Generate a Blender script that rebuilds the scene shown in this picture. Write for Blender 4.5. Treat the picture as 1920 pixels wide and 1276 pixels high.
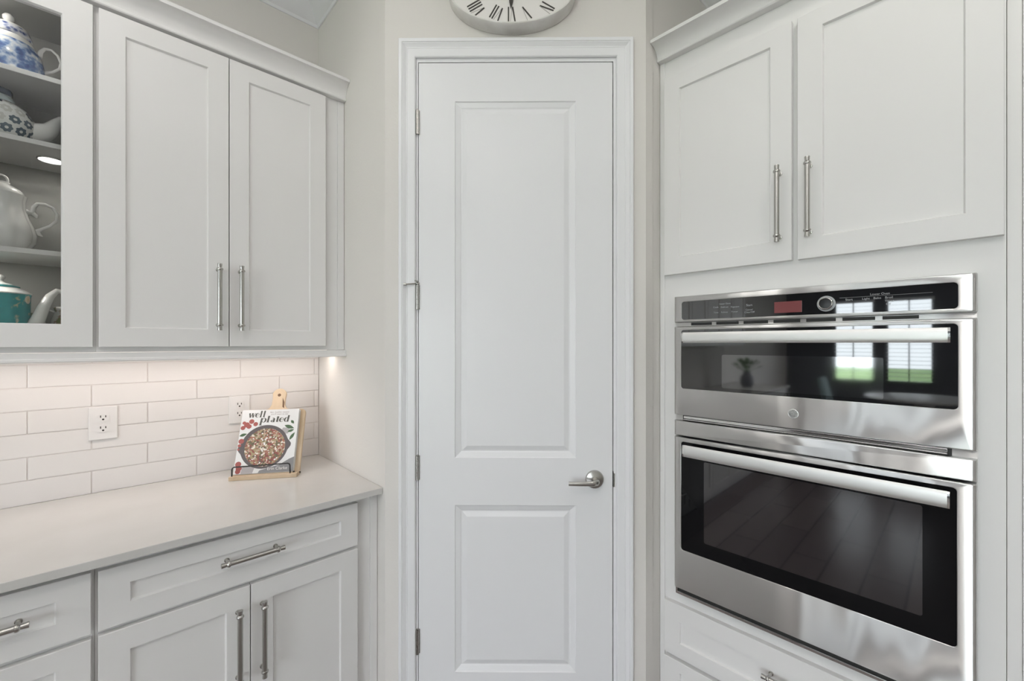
import bpy, bmesh, math, random
from math import pi, sin, cos, radians
from mathutils import Matrix, Vector

random.seed(7)
for o in list(bpy.data.objects):
    bpy.data.objects.remove(o)
SC = bpy.context.scene
COL = SC.collection

# ------------------------------------------------------------------ camera
EYE = 1.446
cam_d = bpy.data.cameras.new('camera')
cam = bpy.data.objects.new('camera', cam_d)
COL.objects.link(cam)
cam.location = (0, 0, EYE)
cam.rotation_euler = (pi / 2, 0, 0.0071)
cam_d.sensor_width = 36.0
cam_d.sensor_fit = 'HORIZONTAL'
cam_d.lens = 798.7 / 1920 * 36.0
cam_d.shift_x = -(984.8 - 960) / 1920
cam_d.shift_y = (643.4 - 638) / 1920
cam_d.clip_start = 0.02
SC.camera = cam

# ------------------------------------------------------------------ frames
# room frame R: +x along the oven wall towards the camera's right, +y into the oven wall, z up
# left frame L: +x along the tiled wall towards the pantry, +y into the tiled wall, z up
FR = Matrix.Rotation(radians(-45), 4, 'Z')
FL = Matrix.Rotation(radians(45), 4, 'Z')
FW = Matrix.Identity(4)
XL = 0.7314          # left frame: x of the pantry's left return wall
XR = -0.7991         # right frame: x of the pantry's right return wall
YT = 2.1544          # left frame: face of the tiles
YOW = 2.14           # right frame: wall behind the oven cabinet
CEIL = 3.05

# ------------------------------------------------------------------ light and exposure
SC.view_settings.view_transform = 'Standard'
SC.view_settings.look = 'None'
SC.view_settings.exposure = -0.44
SC.view_settings.gamma = 1.0
SC.view_settings.use_curve_mapping = False

world = bpy.data.worlds.new('World')
SC.world = world
world.use_nodes = True
wn = world.node_tree.nodes
wn['Background'].inputs['Color'].default_value = (0.88, 0.94, 1.0, 1)
wn['Background'].inputs['Strength'].default_value = 13


def area(name, frame, loc, aim, sx, sy, power, color=(1, 1, 1), shape='RECTANGLE', portal=False, spread=pi):
    d = bpy.data.lights.new(name, 'AREA')
    d.shape = shape
    d.size = sx
    d.size_y = sy
    d.energy = power
    d.color = color
    d.spread = spread
    o = bpy.data.objects.new(name, d)
    COL.objects.link(o)
    p = frame @ Vector(loc)
    v = (frame.to_3x3() @ Vector(aim)).normalized()
    o.location = p
    o.rotation_euler = v.to_track_quat('-Z', 'Y').to_euler()
    if portal:
        d.cycles.is_portal = True
    return o


DAY = (0.88, 0.945, 1.0)
WARM = (1.0, 0.965, 0.91)
# daylight through the two blind-covered windows of the breakfast corner, plus two added fill lights
area('window_daylight', FR, (-1.20, -5.74, 1.48), (0, 1, 0), 0.55, 1.3, 14, DAY, portal=True)
area('window_daylight_second', FR, (-0.52, -5.74, 1.48), (0, 1, 0), 0.55, 1.3, 14, DAY, portal=True)
area('added_far_fill', FR, (2.2, -5.70, 1.15), (0, 1, 0), 2.6, 2.2, 8, DAY)  # added daylight fill in front of a made-up opening
area('added_side_fill', FR, (4.10, -1.6, 1.5), (-1, 0, 0), 2.6, 1.5, 2, DAY)  # added weak fill from the side, the wall there has no window
# recessed ceiling lamps
CANS = [(0.15, 1.0), (-1.05, -0.15), (0.25, -0.75), (-0.95, -2.0), (1.7, 0.7), (1.7, -1.2), (0.25, -2.8)]
for i, (x, y) in enumerate(CANS):
    area('ceiling_lamp_glow', FR, (x, y, CEIL - 0.012), (0, 0, -1), 0.14, 0.14, 7.0 if i > 1 else 5.0, WARM, shape='DISK')
# added uplight, bounced off the ceiling to brighten the upper walls
area('added_bounce_fill', FR, (0.15, -0.95, 2.0), (0, 0, 1), 0.6, 0.6, 35, (1.0, 0.972, 0.985))
# LED strip under the wall cabinets, two added fills and the small lamp in the glass cabinet
area('under_cabinet_glow', FL, (XL - 0.62, 1.985, 1.409), (0, 0.10, -1), 1.2, 0.02, 2.3, (1.0, 0.885, 0.81))
area('added_cabinet_fill', FL, (XL - 1.03, 1.915, 2.452), (0, 0, -1), 0.05, 0.05, 0.75, (1.0, 0.95, 0.88), shape='DISK')  # added fill under the cabinet top, out of view
area('puck_and_fill_glow', FL, (XL - 1.03, 1.915, 1.700), (0, 0, -1), 0.05, 0.05, 0.75, (1.0, 0.95, 0.88), shape='DISK')  # added fill below the third shelf, no lamp modelled here
area('puck_and_fill_glow', FL, (XL - 0.852, 2.0, 2.0185), (0, 0, -1), 0.05, 0.05, 1.9, (1.0, 0.95, 0.88), shape='DISK')

# ------------------------------------------------------------------ materials
MATS = {}


def mat(name, color=(0.8, 0.8, 0.8), rough=0.4, metal=0.0, spec=0.5, emit=None, emit_s=0.0, coat=0.0, aniso=0.0):
    m = bpy.data.materials.new(name)
    m.use_nodes = True
    b = m.node_tree.nodes['Principled BSDF']
    b.inputs['Base Color'].default_value = (*color, 1)
    b.inputs['Roughness'].default_value = rough
    b.inputs['Metallic'].default_value = metal
    b.inputs['Specular IOR Level'].default_value = spec
    b.inputs['Coat Weight'].default_value = coat
    b.inputs['Anisotropic'].default_value = aniso
    b.inputs['Anisotropic Rotation'].default_value = 0.25
    if emit:
        b.inputs['Emission Color'].default_value = (*emit, 1)
        b.inputs['Emission Strength'].default_value = emit_s
    MATS[name] = m
    return m


def nodes(m):
    return m.node_tree.nodes, m.node_tree.links, m.node_tree.nodes['Principled BSDF']


def add_bump(m, scale, strength, dist=0.001, detail=2.0):
    n, l, b = nodes(m)
    tc = n.new('ShaderNodeTexCoord')
    t = n.new('ShaderNodeTexNoise')
    t.inputs['Scale'].default_value = scale
    t.inputs['Detail'].default_value = detail
    bp = n.new('ShaderNodeBump')
    bp.inputs['Strength'].default_value = strength
    bp.inputs['Distance'].default_value = dist
    l.new(tc.outputs['Object'], t.inputs['Vector'])
    l.new(t.outputs['Fac'], bp.inputs['Height'])
    l.new(bp.outputs['Normal'], b.inputs['Normal'])


def ramp(n, stops, interp='LINEAR'):
    r = n.new('ShaderNodeValToRGB')
    r.color_ramp.interpolation = interp
    e = r.color_ramp.elements
    while len(e) < len(stops):
        e.new(0.5)
    for k, (p, c) in enumerate(stops):
        e[k].position = p
        e[k].color = (*c, 1)
    return r


def noise_color(m, scale, stops, detail=3.0, stretch=None, kind='NOISE'):
    n, l, b = nodes(m)
    tc = n.new('ShaderNodeTexCoord')
    src = tc.outputs['Object']
    if stretch:
        mp = n.new('ShaderNodeMapping')
        mp.inputs['Scale'].default_value = stretch
        l.new(src, mp.inputs['Vector'])
        src = mp.outputs['Vector']
    if kind == 'NOISE':
        t = n.new('ShaderNodeTexNoise')
        t.inputs['Detail'].default_value = detail
        out = t.outputs['Fac']
    else:
        t = n.new('ShaderNodeTexVoronoi')
        out = t.outputs['Distance']
    t.inputs['Scale'].default_value = scale
    r = ramp(n, stops)
    l.new(src, t.inputs['Vector'])
    l.new(out, r.inputs['Fac'])
    l.new(r.outputs['Color'], b.inputs['Base Color'])
    return t


mat('cabinet_paint', (0.80, 0.793, 0.787), 0.38)
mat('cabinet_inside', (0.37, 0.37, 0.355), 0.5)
mat('back_wall_dark', (0.16, 0.17, 0.19), 0.7, spec=0.2)  # darker grey used on the far wall alone
mat('trim_paint', (0.805, 0.808, 0.825), 0.36)
mat('wall_paint', (0.735, 0.71, 0.68), 0.75, spec=0.25)
add_bump(MATS['wall_paint'], 120, 0.25, 0.002)
mat('ceiling_paint', (0.82, 0.82, 0.815), 0.8, spec=0.2)
mat('tile_glaze', (0.80, 0.775, 0.765), 0.12, coat=0.3)
mat('grout', (0.74, 0.70, 0.685), 0.9, spec=0.1)
mat('quartz', (0.8, 0.785, 0.755), 0.2)
noise_color(MATS['quartz'], 6, [(0.3, (0.61, 0.60, 0.58)), (0.7, (0.65, 0.64, 0.625))], 6)
mat('nickel', (0.50, 0.49, 0.465), 0.27, 1.0)
mat('dark_gap', (0.02, 0.02, 0.02), 0.6)
mat('outlet_plastic', (0.80, 0.785, 0.78), 0.3)
mat('slot_dark', (0.025, 0.022, 0.02), 0.5)
mat('clock_cream', (0.80, 0.79, 0.765), 0.5)
noise_color(MATS['clock_cream'], 9, [(0.35, (0.68, 0.665, 0.63)), (0.55, (0.80, 0.79, 0.765))], 5)
mat('clock_face', (0.80, 0.775, 0.755), 0.6)
mat('clock_ink', (0.055, 0.05, 0.045), 0.6)
mat('clock_ink_thin', (0.45, 0.43, 0.41), 0.6)
mat('porcelain', (0.80, 0.795, 0.78), 0.12, coat=0.5)
mat('bamboo', (0.60, 0.44, 0.28), 0.5)
noise_color(MATS['bamboo'], 14, [(0.3, (0.50, 0.38, 0.25)), (0.7, (0.66, 0.52, 0.37))], 3, (1, 1, 0.12))
mat('wire_black', (0.012, 0.011, 0.011), 0.4)
mat('stand_knot', (0.16, 0.09, 0.05), 0.6)
mat('display_screen', (0.03, 0.008, 0.008), 0.12, emit=(0.66, 0.22, 0.22), emit_s=0.28)
mat('glass_black', (0.006, 0.006, 0.007), 0.025, spec=1.0, coat=0.9)
mat('glass_smoked', (0.006, 0.006, 0.007), 0.03, spec=0.22)
mat('window_mw', (0.24, 0.24, 0.242), 0.045, 1.0)
mat('window_oven', (0.012, 0.010, 0.012), 0.04, spec=1.0, coat=0.7)
mat('panel_print', (0.34, 0.355, 0.365), 0.5, emit=(0.55, 0.57, 0.6), emit_s=0.10)
mat('knob_black', (0.012, 0.012, 0.013), 0.25)
mat('chrome', (0.78, 0.78, 0.77), 0.10, 1.0)
mat('lamp_white', (0.9, 0.9, 0.9), 0.5, emit=(1.0, 0.97, 0.92), emit_s=3.0)
mat('led_white', (0.9, 0.85, 0.8), 0.5, emit=(1.0, 0.88, 0.78), emit_s=1.5)
mat('floor_plank', (0.16, 0.12, 0.10), 0.22)
mat('island_white', (0.78, 0.78, 0.77), 0.4)
mat('blind_white', (0.85, 0.86, 0.87), 0.5)
mat('sash_dark', (0.10, 0.11, 0.13), 0.4)
mat('lawn_green', (0.16, 0.30, 0.09), 0.9)
noise_color(MATS['lawn_green'], 0.6, [(0.3, (0.13, 0.25, 0.08)), (0.7, (0.26, 0.38, 0.14))], 4)
mat('patio_stone', (0.52, 0.46, 0.47), 0.8)
mat('chair_fabric', (0.25, 0.33, 0.34), 0.8)
mat('walnut', (0.09, 0.06, 0.045), 0.45)
mat('leaf_green', (0.07, 0.16, 0.05), 0.6)

# brushed steel: horizontal grain spreads the reflections up and down
m = mat('stainless', (0.68, 0.68, 0.675), 0.265, 1.0, aniso=0.98)
n, l, b = nodes(m)
tg = n.new('ShaderNodeTangent')
tg.direction_type = 'RADIAL'
tg.axis = 'Z'
l.new(tg.outputs['Tangent'], b.inputs['Tangent'])
tc = n.new('ShaderNodeTexCoord')
mp = n.new('ShaderNodeMapping')
mp.inputs['Scale'].default_value = (3.2, 3.2, 0.12)
wv = n.new('ShaderNodeTexNoise')
wv.inputs['Scale'].default_value = 3.0
wv.inputs['Detail'].default_value = 0.5
bp = n.new('ShaderNodeBump')
bp.inputs['Strength'].default_value = 0.40
bp.inputs['Distance'].default_value = 0.012
l.new(tc.outputs['Object'], mp.inputs['Vector'])
l.new(mp.outputs['Vector'], wv.inputs['Vector'])
l.new(wv.outputs['Fac'], bp.inputs['Height'])
gy = n.new('ShaderNodeBsdfAnisotropic')
gy.distribution = 'GGX'
gy.inputs['Color'].default_value = (0.80, 0.80, 0.795, 1)
gy.inputs['Roughness'].default_value = 0.31
gy.inputs['Anisotropy'].default_value = 0.80
gy.inputs['Rotation'].default_value = 0.0
l.new(tg.outputs['Tangent'], gy.inputs['Tangent'])
l.new(bp.outputs['Normal'], gy.inputs['Normal'])
l.new(gy.outputs['BSDF'], n['Material Output'].inputs['Surface'])
mat('handle_steel', (0.82, 0.82, 0.81), 0.45, 1.0)

# thin clear pane
m = bpy.data.materials.new('clear_pane')
m.use_nodes = True
n, l = m.node_tree.nodes, m.node_tree.links
n.remove(n['Principled BSDF'])
tr = n.new('ShaderNodeBsdfTransparent')
tr.inputs['Color'].default_value = (0.97, 0.98, 0.975, 1)
gl = n.new('ShaderNodeBsdfGlossy')
gl.inputs['Roughness'].default_value = 0.02
fr = n.new('ShaderNodeFresnel')
fr.inputs['IOR'].default_value = 1.35
mx = n.new('ShaderNodeMixShader')
l.new(fr.outputs['Fac'], mx.inputs['Fac'])
l.new(tr.outputs['BSDF'], mx.inputs[1])
l.new(gl.outputs['BSDF'], mx.inputs[2])
l.new(mx.outputs['Shader'], n['Material Output'].inputs['Surface'])
MATS['clear_pane'] = m

# floor planks
m = MATS['floor_plank']
n, l, b = nodes(m)
tc = n.new('ShaderNodeTexCoord')
mp = n.new('ShaderNodeMapping')
mp.inputs['Rotation'].default_value = (0, 0, pi / 2)
br = n.new('ShaderNodeTexBrick')
br.inputs['Color1'].default_value = (0.26, 0.22, 0.21, 1)
br.inputs['Color2'].default_value = (0.20, 0.17, 0.165, 1)
br.inputs['Mortar'].default_value = (0.07, 0.065, 0.06, 1)
br.inputs['Scale'].default_value = 1.0
br.inputs['Brick Width'].default_value = 0.9
br.inputs['Row Height'].default_value = 0.2
br.inputs['Mortar Size'].default_value = 0.006
l.new(tc.outputs['Object'], mp.inputs['Vector'])
l.new(mp.outputs['Vector'], br.inputs['Vector'])
l.new(br.outputs['Color'], b.inputs['Base Color'])

# blue and white transfer print
m = mat('blue_print', (0.8, 0.8, 0.8), 0.12, coat=0.5)
noise_color(m, 42, [(0.36, (0.03, 0.07, 0.22)), (0.47, (0.10, 0.19, 0.42)), (0.56, (0.45, 0.54, 0.70)),
                    (0.66, (0.80, 0.80, 0.80))], 5)
m = mat('blue_band', (0.8, 0.8, 0.8), 0.12, coat=0.5)
noise_color(m, 85, [(0.0, (0.03, 0.05, 0.18)), (0.30, (0.12, 0.16, 0.36)), (0.55, (0.60, 0.63, 0.74)),
                    (0.8, (0.80, 0.80, 0.80))], kind='VOR')
# grey and navy daisies: staggered cells around the pot, eight-petal flowers
m = mat('daisy_print', (0.8, 0.8, 0.8), 0.12, coat=0.5)
n, l, b = nodes(m)


def mth(op, a, b_=None, c_=None):
    q = n.new('ShaderNodeMath')
    q.operation = op
    for k_, v_ in enumerate((a, b_, c_)):
        if v_ is None:
            continue
        if isinstance(v_, (int, float)):
            q.inputs[k_].default_value = v_
        else:
            l.new(v_, q.inputs[k_])
    return q.outputs[0]


tc = n.new('ShaderNodeTexCoord')
sp = n.new('ShaderNodeSeparateXYZ')
l.new(tc.outputs['Object'], sp.inputs[0])
ang = mth('ARCTAN2', sp.outputs['Y'], sp.outputs['X'])
vv = mth('MULTIPLY_ADD', sp.outputs['Z'], 1 / 0.0285, 0.35)
row_ = mth('FLOOR', vv)
uu = mth('ADD', mth('MULTIPLY', ang, 15 / (2 * pi)), mth('MULTIPLY', row_, 0.5))
uu = mth('ADD', uu, 32.0)
lx = mth('SUBTRACT', mth('FRACT', uu), 0.5)
lz = mth('SUBTRACT', mth('FRACT', vv), 0.5)
rr_ = mth('SQRT', mth('ADD', mth('MULTIPLY', lx, lx), mth('MULTIPLY', lz, lz)))
pet = mth('MULTIPLY_ADD', mth('COSINE', mth('MULTIPLY', mth('ARCTAN2', lz, lx), 7.0)), 0.04, 0.40)
flower = mth('MULTIPLY', mth('LESS_THAN', rr_, pet), mth('GREATER_THAN', rr_, 0.13))
cb_ = n.new('ShaderNodeCombineXYZ')
l.new(mth('FLOOR', uu), cb_.inputs[0])
l.new(row_, cb_.inputs[1])
wn_ = n.new('ShaderNodeTexWhiteNoise')
wn_.noise_dimensions = '2D'
l.new(cb_.outputs[0], wn_.inputs['Vector'])
r2 = ramp(n, [(0.0, (0.03, 0.04, 0.075)), (0.36, (0.10, 0.14, 0.18)), (0.56, (0.58, 0.58, 0.55))], 'CONSTANT')
l.new(wn_.outputs['Value'], r2.inputs['Fac'])
mxx = n.new('ShaderNodeMix')
mxx.data_type = 'RGBA'
l.new(flower, mxx.inputs[0])
mxx.inputs[6].default_value = (0.78, 0.785, 0.77, 1)
l.new(r2.outputs['Color'], mxx.inputs[7])
l.new(mxx.outputs[2], b.inputs['Base Color'])
mat('navy_glaze', (0.025, 0.06, 0.11), 0.12, coat=0.5)
mat('pale_aqua', (0.52, 0.61, 0.62), 0.12, coat=0.5)
# teal with cream roses
m = mat('teal_print', (0.03, 0.3, 0.32), 0.12, coat=0.5)
n, l, b = nodes(m)
tc = n.new('ShaderNodeTexCoord')
vo = n.new('ShaderNodeTexVoronoi')
vo.inputs['Scale'].default_value = 22
no = n.new('ShaderNodeTexNoise')
no.inputs['Scale'].default_value = 55
no.inputs['Detail'].default_value = 3
r1 = ramp(n, [(0.0, (0.55, 0.30, 0.18)), (0.10, (0.75, 0.66, 0.42)), (0.26, (0.74, 0.70, 0.60)), (0.31, (0.02, 0.23, 0.25)),
              (1.0, (0.02, 0.23, 0.25))])
r2 = ramp(n, [(0.0, (0.02, 0.20, 0.22)), (0.60, (0.03, 0.30, 0.32)), (0.66, (0.30, 0.42, 0.30)), (0.72, (0.6, 0.62, 0.58))])
r3 = ramp(n, [(0.27, (0, 0, 0)), (0.33, (1, 1, 1))])
mxx = n.new('ShaderNodeMix')
mxx.data_type = 'RGBA'
l.new(tc.outputs['Object'], vo.inputs['Vector'])
l.new(tc.outputs['Object'], no.inputs['Vector'])
l.new(vo.outputs['Distance'], r1.inputs['Fac'])
l.new(vo.outputs['Distance'], r3.inputs['Fac'])
l.new(no.outputs['Fac'], r2.inputs['Fac'])
l.new(r3.outputs['Color'], mxx.inputs[0])
l.new(r1.outputs['Color'], mxx.inputs[6])
l.new(r2.outputs['Color'], mxx.inputs[7])
l.new(mxx.outputs[2], b.inputs['Base Color'])
mat('teal_plain', (0.03, 0.24, 0.25), 0.15, coat=0.5)
m = mat('rose_cup', (0.8, 0.8, 0.8), 0.12, coat=0.5)
noise_color(m, 40, [(0.36, (0.20, 0.24, 0.10)), (0.42, (0.45, 0.30, 0.24)), (0.47, (0.8, 0.79, 0.76))], 3)
m = mat('olive_glaze', (0.3, 0.3, 0.2), 0.15, coat=0.5)
noise_color(m, 45, [(0.36, (0.10, 0.09, 0.05)), (0.45, (0.26, 0.25, 0.14)), (0.62, (0.36, 0.34, 0.24)), (0.68, (0.55, 0.5, 0.42))], 3)
# cookbook print
mat('cover_white', (0.76, 0.765, 0.77), 0.35)
mat('page_edge', (0.72, 0.70, 0.66), 0.8)
mat('title_ink', (0.10, 0.10, 0.09), 0.5)
mat('small_ink', (0.38, 0.33, 0.33), 0.5)
mat('skillet_ink', (0.115, 0.10, 0.105), 0.5)
mat('tomato_ink', (0.36, 0.10, 0.09), 0.5)
mat('herb_ink', (0.07, 0.13, 0.065), 0.5)
mat('cloth_ink', (0.42, 0.40, 0.41), 0.5)
mat('slate_ink', (0.24, 0.24, 0.25), 0.5)
mat('author_ink', (0.8, 0.78, 0.77), 0.5)
m = mat('food_ink', (0.4, 0.3, 0.2), 0.5)
n, l, b = nodes(m)
tc = n.new('ShaderNodeTexCoord')
vo = n.new('ShaderNodeTexVoronoi')
vo.inputs['Scale'].default_value = 150
sep = n.new('ShaderNodeSeparateColor')
r2 = ramp(n, [(0.0, (0.26, 0.085, 0.07)), (0.20, (0.36, 0.17, 0.12)), (0.36, (0.36, 0.29, 0.17)), (0.54, (0.17, 0.145, 0.08)),
              (0.66, (0.48, 0.35, 0.27)), (0.78, (0.72, 0.66, 0.57)), (0.88, (0.13, 0.10, 0.075))], 'CONSTANT')
l.new(tc.outputs['Object'], vo.inputs['Vector'])
l.new(vo.outputs['Color'], sep.inputs['Color'])
l.new(sep.outputs['Green'], r2.inputs['Fac'])
l.new(r2.outputs['Color'], b.inputs['Base Color'])

# ------------------------------------------------------------------ mesh helpers
FRAME = {}
ORG = {}


class MB:
    def __init__(self):
        self.v, self.f = [], []

    def add(self, vs, fs):
        k = len(self.v)
        self.v += [Vector(p) for p in vs]
        self.f += [tuple(i + k for i in q) for q in fs]
        return self

    def box(self, x0, x1, y0, y1, z0, z1):
        return self.add([(x0, y0, z0), (x1, y0, z0), (x1, y1, z0), (x0, y1, z0), (x0, y0, z1), (x1, y0, z1), (x1, y1, z1), (x0, y1, z1)],
                        [(0, 3, 2, 1), (4, 5, 6, 7), (0, 1, 5, 4), (1, 2, 6, 5), (2, 3, 7, 6), (3, 0, 4, 7)])

    def extrude_x(self, prof, x0, x1):
        """prof: closed list of (y, z)"""
        n = len(prof)
        vs = [(x0, y, z) for y, z in prof] + [(x1, y, z) for y, z in prof]
        fs = [(i, (i + 1) % n, n + (i + 1) % n, n + i) for i in range(n)]
        fs += [tuple(reversed(range(n))), tuple(range(n, 2 * n))]
        return self.add(vs, fs)

    def sweep(self, rings, cap=True, closed_path=False):
        n = len(rings[0])
        vs = [p for r in rings for p in r]
        fs = []
        m_ = len(rings)
        for i in range(m_ - (0 if closed_path else 1)):
            j = (i + 1) % m_
            for k in range(n):
                fs.append((i * n + k, i * n + (k + 1) % n, j * n + (k + 1) % n, j * n + k))
        if cap and not closed_path:
            fs += [tuple(reversed(range(n))), tuple((m_ - 1) * n + k for k in range(n))]
        return self.add(vs, fs)

    def lathe(self, prof, c=(0, 0, 0), axis='z', seg=28, lobes=0, lob=0.0, squash=1.0):
        """prof: list of (r, h)"""
        rings = []
        for r, h in prof:
            ring = []
            for k in range(seg):
                a = 2 * pi * k / seg
                rr = max(r, 1e-5) * (1 + (lob * abs(cos(lobes * a / 2)) if lobes else 0))
                if axis == 'z':
                    p = (c[0] + rr * cos(a), c[1] + squash * rr * sin(a), c[2] + h)
                elif axis == 'y':
                    p = (c[0] + rr * cos(a), c[1] + h, c[2] + rr * sin(a))
                else:
                    p = (c[0] + h, c[1] + rr * cos(a), c[2] + rr * sin(a))
                ring.append(p)
            rings.append(ring)
        return self.sweep(rings)

    def tube(self, pts, rad, seg=10, closed=False, flat=1.0):
        pts = [Vector(p) for p in pts]
        n = len(pts)
        rads = rad if isinstance(rad, (list, tuple)) else [rad] * n
        rings = []
        up = None
        for i in range(n):
            a = pts[(i - 1) % n] if (closed or i > 0) else pts[i]
            b_ = pts[(i + 1) % n] if (closed or i < n - 1) else pts[i]
            t = (b_ - a).normalized()
            if up is None:
                up = Vector((0, 1, 0)) if abs(t.y) < 0.9 else Vector((1, 0, 0))
            s = t.cross(up).normalized()
            up = s.cross(t).normalized()
            rings.append([pts[i] + (s * cos(2 * pi * k / seg) + up * flat * sin(2 * pi * k / seg)) * rads[i] for k in range(seg)])
        return self.sweep(rings, closed_path=closed)

    def poly(self, pts, y0, y1):
        """flat outline of (x, z) extruded between y0 (front) and y1"""
        n = len(pts)
        vs = [(x, y0, z) for x, z in pts] + [(x, y1, z) for x, z in pts]
        fs = [tuple(range(n)), tuple(reversed(range(n, 2 * n)))]
        fs += [(i, n + i, n + (i + 1) % n, (i + 1) % n) for i in range(n)]
        return self.add(vs, fs)

    def ribbon(self, pts, wid, y0, y1):
        n = len(pts)
        L, R = [], []
        for i in range(n):
            a = Vector(pts[max(0, i - 1)])
            b_ = Vector(pts[min(n - 1, i + 1)])
            t = (b_ - a).normalized()
            nn = Vector((-t.y, t.x))
            w = wid[i] if isinstance(wid, (list, tuple)) else wid
            p = Vector(pts[i])
            L.append(p + nn * w / 2)
            R.append(p - nn * w / 2)
        for i in range(n - 1):
            self.poly([tuple(R[i]), tuple(R[i + 1]), tuple(L[i + 1]), tuple(L[i])], y0, y1)
        return self

    def build(self, name, material, parent=None, frame=None, org=None, bevel=0.0, smooth=0, seg=2):
        if parent is not None:
            frame, org = FRAME[parent], ORG[parent]
        frame = frame or FW
        if org is None:
            org = Vector((0, 0, 0))
        org = Vector(org)
        me = bpy.data.meshes.new(name)
        me.from_pydata([tuple(p - org) for p in self.v], [], self.f)
        bm = bmesh.new()
        bm.from_mesh(me)
        bmesh.ops.recalc_face_normals(bm, faces=bm.faces)
        bm.to_mesh(me)
        bm.free()
        if smooth:
            for p in me.polygons:
                p.use_smooth = True
            me.set_sharp_from_angle(angle=radians(smooth))
        me.materials.append(MATS[material])
        o = bpy.data.objects.new(name, me)
        COL.objects.link(o)
        if parent is not None:
            o.parent = parent
        else:
            o.matrix_world = frame @ Matrix.Translation(org)
        FRAME[o], ORG[o] = frame, org
        if bevel:
            md = o.modifiers.new('edge', 'BEVEL')
            md.width = bevel
            md.segments = seg
            md.limit_method = 'ANGLE'
            md.angle_limit = radians(40)
        return o


def tag(o, label=None, cat=None, group=None, kind=None):
    if label:
        o['label'] = label
    if cat:
        o['category'] = cat
    if group:
        o['group'] = group
    if kind:
        o['kind'] = kind
    return o


def thing(name, label, cat, frame, org, group=None):
    o = bpy.data.objects.new(name, None)
    o.empty_display_size = 0.05
    COL.objects.link(o)
    org = Vector(org)
    o.matrix_world = frame @ Matrix.Translation(org)
    FRAME[o], ORG[o] = frame, org
    return tag(o, label, cat, group)


def structure(o):
    o['kind'] = 'structure'
    return o


def group_empty(name, frame, org):
    o = bpy.data.objects.new(name, None)
    COL.objects.link(o)
    org = Vector(org)
    o.matrix_world = frame @ Matrix.Translation(org)
    FRAME[o], ORG[o] = frame, org
    o['kind'] = 'structure'
    return o


def text(body, parent, pos, size, material, name='lettering', y=None, shear=0.0, align='LEFT', extrude=0.0002):
    """flat lettering facing -y of the parent's frame; pos = (x, y, z) in the frame"""
    c = bpy.data.curves.new(name, 'FONT')
    c.body = body
    c.size = size
    c.shear = shear
    c.align_x = align
    c.extrude = extrude
    c.materials.append(MATS[material])
    tmp = bpy.data.objects.new(name, c)
    me = bpy.data.meshes.new_from_object(tmp)
    bpy.data.objects.remove(tmp)
    me.transform(Matrix.Translation(Vector(pos) - ORG[parent]) @ Matrix.Rotation(pi / 2, 4, 'X'))
    o = bpy.data.objects.new(name, me)
    COL.objects.link(o)
    o.parent = parent
    FRAME[o], ORG[o] = FRAME[parent], ORG[parent]
    return o


# ================================================================== ROOM SHELL
A0, B0 = -5.8, 4.2       # far (window) wall and side wall, right frame
structure(MB().box(-2.3, B0 + 0.1, A0 - 0.1, YOW + 0.1, -0.06, 0.0).build('floor', 'floor_plank', frame=FR))
structure(MB().box(-2.3, B0 + 0.1, A0 - 0.1, YOW + 0.1, CEIL, CEIL + 0.06).build('ceiling', 'ceiling_paint', frame=FR))
# tiled wall (left), seen as B = -YT in the right frame
wl = structure(MB().box(A0 - 0.1, XL + 0.02, YT + 0.008, YT + 0.1, 0, CEIL).build('wall_left', 'wall_paint', frame=FL))
# pantry: two return walls and the door wall
structure(MB().box(XL, XL + 0.09, 1.4747 + 0.05, YT + 0.1, 0, CEIL).build('wall_left_return', 'wall_paint', frame=FL))
structure(MB().box(XR - 0.09, XR, 1.407 + 0.05, YOW + 0.1, 0, CEIL).build('wall_right_return', 'wall_paint', frame=FR))
KLx, KRx, DY = -0.5256, 0.42987, 1.56
OX0, OX1, OZ = -0.4205, 0.3275, 2.492      # rough opening
wp = MB()
s = 0.09
# three pieces of the door wall, mitred at 45 degrees where they meet the return walls
for (xa, xb, za, zb) in ((KLx, OX0, 0, CEIL), (OX1, KRx, 0, CEIL), (OX0, OX1, OZ, CEIL)):
    la = xa - s * 0.0 if xa != KLx else xa
    xa2 = xa - (-s if xa == KLx else 0)
    xb2 = xb - (s if xb == KRx else 0)
    wp.add([(xa, DY, za), (xb, DY, za), (xb if xb != KRx else KRx - 0.01, DY + s, za), (xa if xa != KLx else KLx + 0.01, DY + s, za),
            (xa, DY, zb), (xb, DY, zb), (xb if xb != KRx else KRx - 0.01, DY + s, zb), (xa if xa != KLx else KLx + 0.01, DY + s, zb)],
           [(0, 3, 2, 1), (4, 5, 6, 7), (0, 1, 5, 4), (1, 2, 6, 5), (2, 3, 7, 6), (3, 0, 4, 7)])
structure(wp.build('wall_front', 'wall_paint'))
# bridging wedges so the return walls meet the door wall at its corners
structure(MB().box(XL, XL + 0.06, 1.4747, 1.53, 0, CEIL).build('wall_left_return_end', 'wall_paint', frame=FL))
structure(MB().box(XR - 0.06, XR, 1.407, 1.462, 0, CEIL).build('wall_right_return_end', 'wall_paint', frame=FR))
structure(MB().box(XR - 0.09, B0 + 0.1, YOW, YOW + 0.1, 0, CEIL).build('wall_right', 'wall_paint', frame=FR))
structure(MB().box(B0, B0 + 0.1, A0 - 0.1, YOW + 0.1, 0, CEIL).build('wall_rear', 'wall_paint', frame=FR))
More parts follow.
